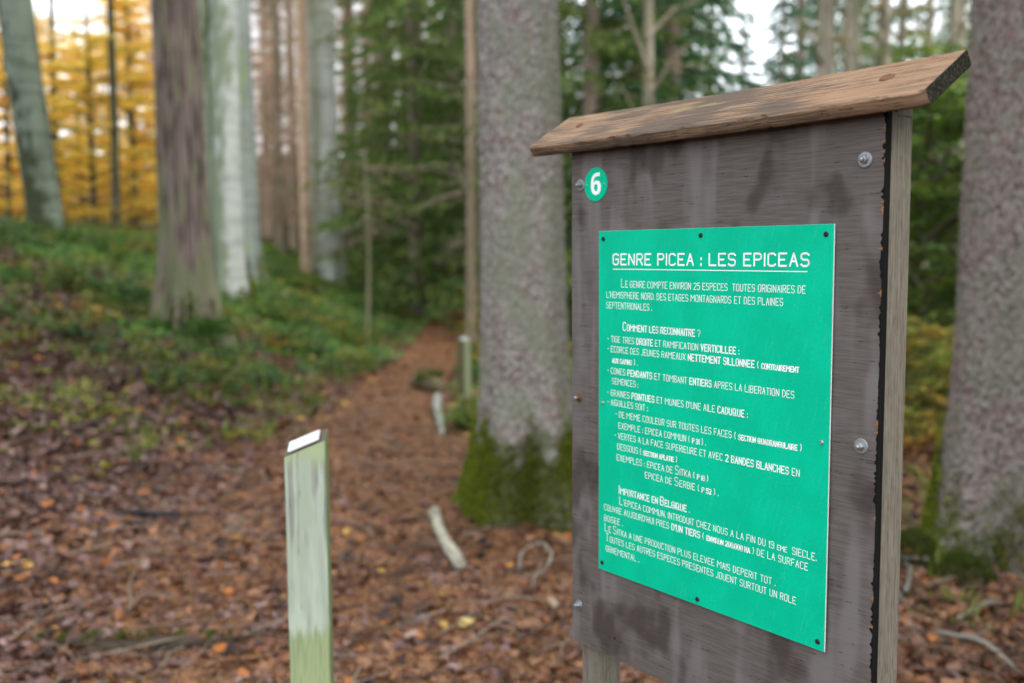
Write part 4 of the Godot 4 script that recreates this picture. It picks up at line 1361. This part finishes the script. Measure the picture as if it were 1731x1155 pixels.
func make_litter() -> void:
	var cool := [Color(0.15, 0.085, 0.078), Color(0.1, 0.05, 0.04), Color(0.27, 0.175, 0.155), Color(0.06, 0.03, 0.024), Color(0.14, 0.055, 0.032), Color(0.19, 0.11, 0.1), Color(0.035, 0.02, 0.018)]
	var warm := [Color(0.22, 0.09, 0.04), Color(0.17, 0.068, 0.03), Color(0.3, 0.15, 0.08), Color(0.1, 0.042, 0.022), Color(0.2, 0.1, 0.06)]
	var sets := [[], [], []]
	var tints := [[], [], []]
	var n := 0
	while n < 115000:
		var d := 1.4 + 5.0 * -log(1.0 - rng.randf() * 0.985)
		if rng.randf() < 0.3:
			d = rng.randf_range(7.0, 24.0)
		var x := rng.randf_range(-0.62, 0.62) * (d + 1.2) - 0.1
		var left := path_at(d) - x
		var on_path := absf(left) < path_half(d)
		if on_path and rng.randf() < lerpf(0.2, 0.75, sm(4.0, 9.0, d)):
			continue
		if rng.randf() < green_at(x, -d) * 0.25:
			continue
		var tone := rng.randf()
		var w := clampf(0.5 - (left - 0.6) * 0.35 + nz2.get_noise_2d(x * 20.0, d * 20.0) * 0.5, 0.05, 0.95)
		var col: Color = warm[rng.randi() % warm.size()] if rng.randf() < w else cool[rng.randi() % cool.size()]
		if tone > 0.992:
			col = Color(0.55, 0.33, 0.08)
		elif tone > 0.965:
			col = Color(0.42, 0.14, 0.03)
		var bs := Basis(Vector3.UP, rng.randf() * TAU) * Basis(Vector3.RIGHT, rng.randfn(0.0, 0.75 if rng.randf() < 0.3 else 0.25)) * Basis(Vector3.BACK, rng.randfn(0.0, 0.6 if rng.randf() < 0.3 else 0.2))
		var k := (0.35 + 0.85 * pow(rng.randf(), 1.6)) * (1.0 + 0.025 * d)
		var v := rng.randi() % 3
		sets[v].append(Transform3D(bs.scaled(Vector3.ONE * k), Vector3(x, ground(x, -d) + rng.randf_range(0.008, 0.03) + (0.02 if d > 8.0 and not on_path else 0.0), -d)))
		tints[v].append(col * rng.randf_range(0.6, 1.1))
		n += 1
	for v in 3:
		many("fallen_leaves", leaf_mesh([0.5, -0.35, 0.15][v], [0.35, 0.15, -0.3][v]), M.litter, sets[v], tints[v], "brown fallen beech leaves covering the forest floor")
	# needles on the path
	var nb := Buf.new()
	for k in 14:
		var a := rng.randf() * TAU
		var p := Vector3(rng.randf_range(-0.03, 0.03), rng.randf_range(0, 0.008), rng.randf_range(-0.03, 0.03))
		var l := Vector3(cos(a), rng.randf_range(-0.1, 0.25), sin(a)) * rng.randf_range(0.012, 0.03)
		nb.leaf(p, l, Vector3(-l.z, 0, l.x) * 0.09, Color.WHITE)
	var places := []
	var cols := []
	while places.size() < 40000:
		var d := 1.5 + 8.0 * -log(1.0 - rng.randf() * 0.93)
		var x := path_at(d) + rng.randfn(0.0, 0.55) * path_half(d) * 1.3
		places.append(Transform3D(Basis(Vector3.UP, rng.randf() * TAU).scaled(Vector3.ONE * rng.randf_range(0.8, 1.8)), Vector3(x, ground(x, -d) + 0.012, -d)))
		cols.append([Color(0.3, 0.14, 0.055), Color(0.22, 0.095, 0.038), Color(0.38, 0.2, 0.1), Color(0.13, 0.06, 0.03)][rng.randi() % 4] * rng.randf_range(0.8, 1.2))
	many("spruce_needles", nb.mesh(), M.litter, places, cols, "rusty brown spruce needles strewn along the path")
	# fine twigs
	var tw := Buf.new()
	tw.tube([Vector3(-0.12, 0, 0), Vector3(-0.03, 0.012, 0.012), Vector3(0.06, 0.008, -0.01), Vector3(0.13, 0.016, 0.0)], [0.003, 0.0028, 0.0022, 0.001], 4, Color.WHITE)
	tw.tube([Vector3(-0.03, 0.012, 0.012), Vector3(0.03, 0.02, 0.06)], [0.0018, 0.0008], 3, Color.WHITE)
	places = []
	cols = []
	while places.size() < 1800:
		var d := 1.6 + 6.0 * -log(1.0 - rng.randf() * 0.95)
		var x := rng.randf_range(-0.6, 0.62) * (d + 1.0)
		places.append(Transform3D(Basis(Vector3.UP, rng.randf() * TAU).scaled(Vector3.ONE * rng.randf_range(0.5, 1.7)) * Basis(Vector3.BACK, rng.randfn(0.0, 0.12)), Vector3(x, ground(x, -d) + 0.03, -d)))
		cols.append([Color(0.16, 0.11, 0.08), Color(0.24, 0.19, 0.15), Color(0.07, 0.05, 0.04)][rng.randi() % 3])
	many("fine_twigs", tw.mesh(), M.twig, places, cols, "fine brown twigs scattered over the fallen leaves")
	# brambles and young plants on the bank
	var br := Buf.new()
	for k in 9:
		var a := rng.randf() * TAU
		var tip := Vector3(cos(a) * rng.randf_range(0.1, 0.28), rng.randf_range(0.1, 0.32), sin(a) * rng.randf_range(0.1, 0.28))
		br.tube([Vector3.ZERO, tip * 0.6 + Vector3(0, 0.06, 0), tip], [0.004, 0.003, 0.0015], 3, Color(0.5, 0.35, 0.3))
		for q in 7:
			var t := rng.randf_range(0.35, 1.05)
			var la := rng.randf() * TAU
			var ld := Vector3(cos(la), rng.randf_range(-0.4, 0.3), sin(la)).normalized()
			br.leaf(tip * t + Vector3(0, 0.05, 0) * (1.0 - t), ld * rng.randf_range(0.05, 0.085), ld.cross(Vector3(rng.randf_range(-0.4, 0.4), 1, rng.randf_range(-0.4, 0.4))).normalized() * 0.018, Color.WHITE * rng.randf_range(0.7, 1.2))
	places = []
	cols = []
	while places.size() < 1500:
		var d := 6.5 + 22.0 * rng.randf()
		var x := rng.randf_range(-0.62, 0.6) * (d + 1.0)
		if Vector2(x + 0.45, d - 9.0).length() < 0.8 or rng.randf() > green_at(x, -d) * sm(0.35, 0.7, nz2.get_noise_2d(x * 12.0 + 70.0, d * 12.0) * 0.5 + 0.5):
			continue
		places.append(Transform3D(Basis(Vector3.UP, rng.randf() * TAU).scaled(Vector3.ONE * rng.randf_range(0.5, 1.25)), Vector3(x, ground(x, -d) - 0.01, -d)))
		cols.append([Color(0.1, 0.2, 0.05), Color(0.07, 0.16, 0.06), Color(0.17, 0.25, 0.05), Color(0.3, 0.3, 0.06), Color(0.45, 0.26, 0.05)][rng.randi() % (5 if rng.randf() < 0.3 else 3)])
	many("brambles", br.mesh(), M.green_leaves, places, cols, "low leafy brambles growing on the bank")
	# moss and low plants
	var sprigs := []
	for v in 3:
		var sb := Buf.new()
		for k in [20, 20, 10][v]:
			var a := rng.randf() * TAU
			var l: Vector3 = Vector3(cos(a), [0.5, 0.9, 1.6][v] * rng.randf_range(0.5, 1.3), sin(a)).normalized() * [0.05, 0.06, 0.13][v] * rng.randf_range(0.6, 1.2)
			var side := l.cross(Vector3(rng.randf_range(-0.4, 0.4), 1, rng.randf_range(-0.4, 0.4))).normalized()
			sb.leaf(Vector3(cos(a), 0, sin(a)) * rng.randf_range(0, 0.06), l, side * [0.01, 0.014, 0.005][v], Color.WHITE * rng.randf_range(0.7, 1.2))
		sprigs.append(sb.mesh())
	var ps := [[], [], []]
	var ts := [[], [], []]
	var greens := [
		[Color(0.26, 0.32, 0.03), Color(0.34, 0.38, 0.05), Color(0.17, 0.23, 0.03), Color(0.4, 0.38, 0.06)],
		[Color(0.14, 0.29, 0.07), Color(0.2, 0.35, 0.08), Color(0.11, 0.24, 0.08), Color(0.27, 0.38, 0.08)],
		[Color(0.2, 0.25, 0.06), Color(0.28, 0.28, 0.09), Color(0.15, 0.2, 0.05)]]
	n = 0
	var tries := 0
	while n < 46000 and tries < 900000:
		tries += 1
		var d := 3.0 + 27.0 * pow(rng.randf(), 1.15)
		var x := rng.randf_range(-0.64, 0.62) * (d + 1.0)
		if rng.randf() > green_at(x, -d):
			continue
		var left := path_at(d) - x
		if absf(left) < path_half(d) * 0.95:
			continue
		var mixn := nz2.get_noise_2d(x * 16.0, d * 16.0) * 0.5 + 0.5
		var v := 0
		if d > 10.0:
			v = 1 if mixn > 0.42 else (2 if rng.randf() < 0.4 else 0)
		else:
			v = 0 if rng.randf() < 0.8 else 2
		var k := rng.randf_range(0.6, 1.3) * (1.0 + 0.02 * d)
		ps[v].append(Transform3D(Basis(Vector3.UP, rng.randf() * TAU).scaled(Vector3.ONE * k), Vector3(x, ground(x, -d) - 0.005, -d)))
		ts[v].append(greens[v][rng.randi() % greens[v].size()] * rng.randf_range(0.7, 1.25))
		n += 1
	many("moss_tufts", sprigs[0], M.green_leaves, ps[0], ts[0], "yellow green moss tufts on the bank")
	many("ground_ivy", sprigs[1], M.green_leaves, ps[1], ts[1], "low green leafy plants covering the bank")
	many("grass", sprigs[2], M.green_leaves, ps[2], ts[2], "thin grass blades on the bank")

# ------------------------------------------------------------------ sticks and single leaves
func stick(called: String, label: String, category: String, pts: Array, rad: Array, col: Color, sides := 10, group := "") -> Node3D:
	var o := thing(called, label, category, pts[0], 0.0, group)
	var b := Buf.new()
	var loc := []
	var rr := []
	var m := pts.size() - 1
	for k in m * 6 + 1:
		var t := k / 6.0
		var i := mini(int(t), m - 1)
		var p: Vector3 = (pts[i] as Vector3).cubic_interpolate(pts[i + 1], pts[maxi(i - 1, 0)], pts[mini(i + 2, m)], t - i) - pts[0]
		var r: float = lerpf(rad[i], rad[i + 1], t - i)
		loc.append(p + Vector3(nz.get_noise_1d(k * 40.0), nz.get_noise_1d(k * 40.0 + 500.0), nz.get_noise_1d(k * 40.0 + 900.0)) * r * 0.6)
		rr.append(r * (1.0 + 0.25 * nz2.get_noise_1d(k * 60.0)))
	b.tube(loc, rr, sides, Color.WHITE)
	for k in b.c.size():
		var q := b.v[k]
		b.c[k] = Color(col, 1.0).lerp(Color(col * 0.45, 1.0), sm(0.4, 0.7, nz.get_noise_3d(q.x * 900.0, q.y * 900.0, q.z * 900.0) * 0.5 + 0.5))
	part("stem", b.mesh(), M.bark, o)
	return o

func make_sticks() -> void:
	var G := func(x: float, d: float, up: float) -> Vector3: return Vector3(x, ground(x, -d) + up, -d)
	stick("branch_piece", "short pale peeled branch lying on leaves before the big spruce", "branch", [G.call(-0.415, 5.2, 0.05), G.call(-0.36, 4.8, 0.05), G.call(-0.24, 4.3, 0.045)], [0.03, 0.03, 0.031], Color(0.42, 0.39, 0.3))
	stick("branch_piece", "crooked pale branch at the right edge of the path further back", "branch", [G.call(-0.70, 9.3, 0.06), G.call(-0.66, 8.7, 0.05), G.call(-0.60, 8.1, 0.045), G.call(-0.54, 7.6, 0.03)], [0.045, 0.04, 0.034, 0.015], Color(0.36, 0.36, 0.3))
	var lg := stick("mossy_log", "short mossy log lying at the path edge by the small marker post", "log", [G.call(-0.98, 10.4, 0.08), G.call(-0.85, 10.1, 0.09), G.call(-0.72, 9.9, 0.06)], [0.09, 0.1, 0.07], Color(0.17, 0.14, 0.08))
	var mb := Buf.new()
	tuft_shell(mb, 500, func() -> Array:
		return [Vector3(rng.randf_range(0.0, 0.26), 0.05 + rng.randf_range(0, 0.05), rng.randf_range(0.0, 0.4)), Vector3.UP]
	, [Color(0.12, 0.14, 0.03), Color(0.09, 0.1, 0.03)], 0.04)
	part("moss", mb.mesh(), M.moss, lg)
	stick("dark_stick", "short blackened stick among the leaves on the left", "stick", [G.call(-2.14, 5.3, 0.03), G.call(-1.98, 5.25, 0.04), G.call(-1.8, 5.3, 0.025)], [0.018, 0.022, 0.012], Color(0.03, 0.03, 0.035))
	var rt := stick("mossy_root", "low mossy root across the leaves at the lower left", "root", [G.call(-1.75, 3.5, 0.0), G.call(-1.45, 3.45, 0.02), G.call(-1.15, 3.45, 0.025), G.call(-0.95, 3.5, 0.0)], [0.02, 0.03, 0.03, 0.015], Color(0.07, 0.055, 0.04))
	mb = Buf.new()
	tuft_shell(mb, 420, func() -> Array:
		var x := 0.0
		for tries in 20:
			x = rng.randf_range(0.02, 0.78)
			if rng.randf() < sm(0.5, 0.65, nz.get_noise_1d(x * 420.0) * 0.5 + 0.5):
				break
		return [Vector3(x, 0.022 + rng.randf_range(-0.012, 0.012), 0.03 + rng.randfn(0.0, 0.022)), Vector3.UP]
	, [Color(0.06, 0.08, 0.015), Color(0.08, 0.09, 0.02)], 0.014)
	part("moss", mb.mesh(), M.moss, rt)
	# curled bleached twigs left of the board
	stick("curled_twig", "curled bleached twig lying on leaves left of the board", "twig", [G.call(0.02, 4.25, 0.02), G.call(0.04, 4.42, 0.07), G.call(0.12, 4.5, 0.09), G.call(0.17, 4.38, 0.08), G.call(0.13, 4.22, 0.05), G.call(0.02, 4.18, 0.03)], [0.003, 0.005, 0.006, 0.0065, 0.005, 0.002], Color(0.3, 0.27, 0.23), 6)
	stick("forked_twig", "thin forked twig reaching down from the curled twig", "twig", [G.call(0.12, 4.3, 0.05), G.call(0.08, 4.1, 0.03), G.call(0.05, 3.95, 0.02)], [0.006, 0.005, 0.002], Color(0.28, 0.24, 0.2), 6)
	stick("arched_twig", "grey arched twig beside the board's lower left edge", "twig", [G.call(0.33, 3.9, 0.16), G.call(0.31, 3.75, 0.12), G.call(0.22, 3.6, 0.03), G.call(0.1, 3.5, 0.015)], [0.008, 0.008, 0.007, 0.004], Color(0.22, 0.17, 0.14), 6)
	for s in [[1.66, 4.1, 1.8, 4.5], [1.72, 3.75, 2.0, 3.95], [1.58, 3.6, 1.68, 3.2], [1.75, 4.6, 2.05, 4.2], [1.5, 4.4, 1.62, 4.0]]:
		var k := [1.66, 1.72, 1.58, 1.75, 1.5].find(s[0])
		stick("fallen_twig", ["long bleached twig", "short grey twig", "nearest brown twig", "crossing grey twig", "thin pale twig"][k] + " on the shaded floor right of the board", "twig", [G.call(s[0], s[1], 0.03), G.call((s[0] + s[2]) / 2 + 0.03, (s[1] + s[3]) / 2, 0.06), G.call(s[2], s[3], 0.03)], [0.012, 0.01, 0.004], Color(0.3, 0.27, 0.22) * (0.7 + 0.1 * k), 6, "twigs right of the board")
	# leaves that stand out
	var lm := leaf_mesh(0.4, 0.3)
	for s in [["yellow fallen leaf lying left of the board's post", -0.18, 3.62, Color(0.5, 0.36, 0.13), 1.1], ["pale pink fallen leaf standing up right of the near marker post", -0.37, 3.5, Color(0.32, 0.21, 0.17), 1.1], ["tan fallen leaf close to the board's lower left corner", 0.15, 3.85, Color(0.32, 0.23, 0.16), 1.2], ["bright orange fallen leaf near the curled twig", -0.02, 4.3, Color(0.6, 0.26, 0.05), 1.3]]:
		var o := part("fallen_leaf", lm, M["leaf_tone_%d" % int(s[2] * 100)] if M.has("leaf_tone_%d" % int(s[2] * 100)) else mat("leaf_tone_%d" % int(s[2] * 100), (s[3] as Color).linear_to_srgb(), 0.55), self, G.call(s[1], s[2], 0.04))
		o.name = numbered("fallen_leaf")
		o.rotation = Vector3(0.35, s[2] * 7.0, 0.25)
		o.scale = Vector3.ONE * s[4]
		o.set_meta("label", s[0])
		o.set_meta("category", "leaf")
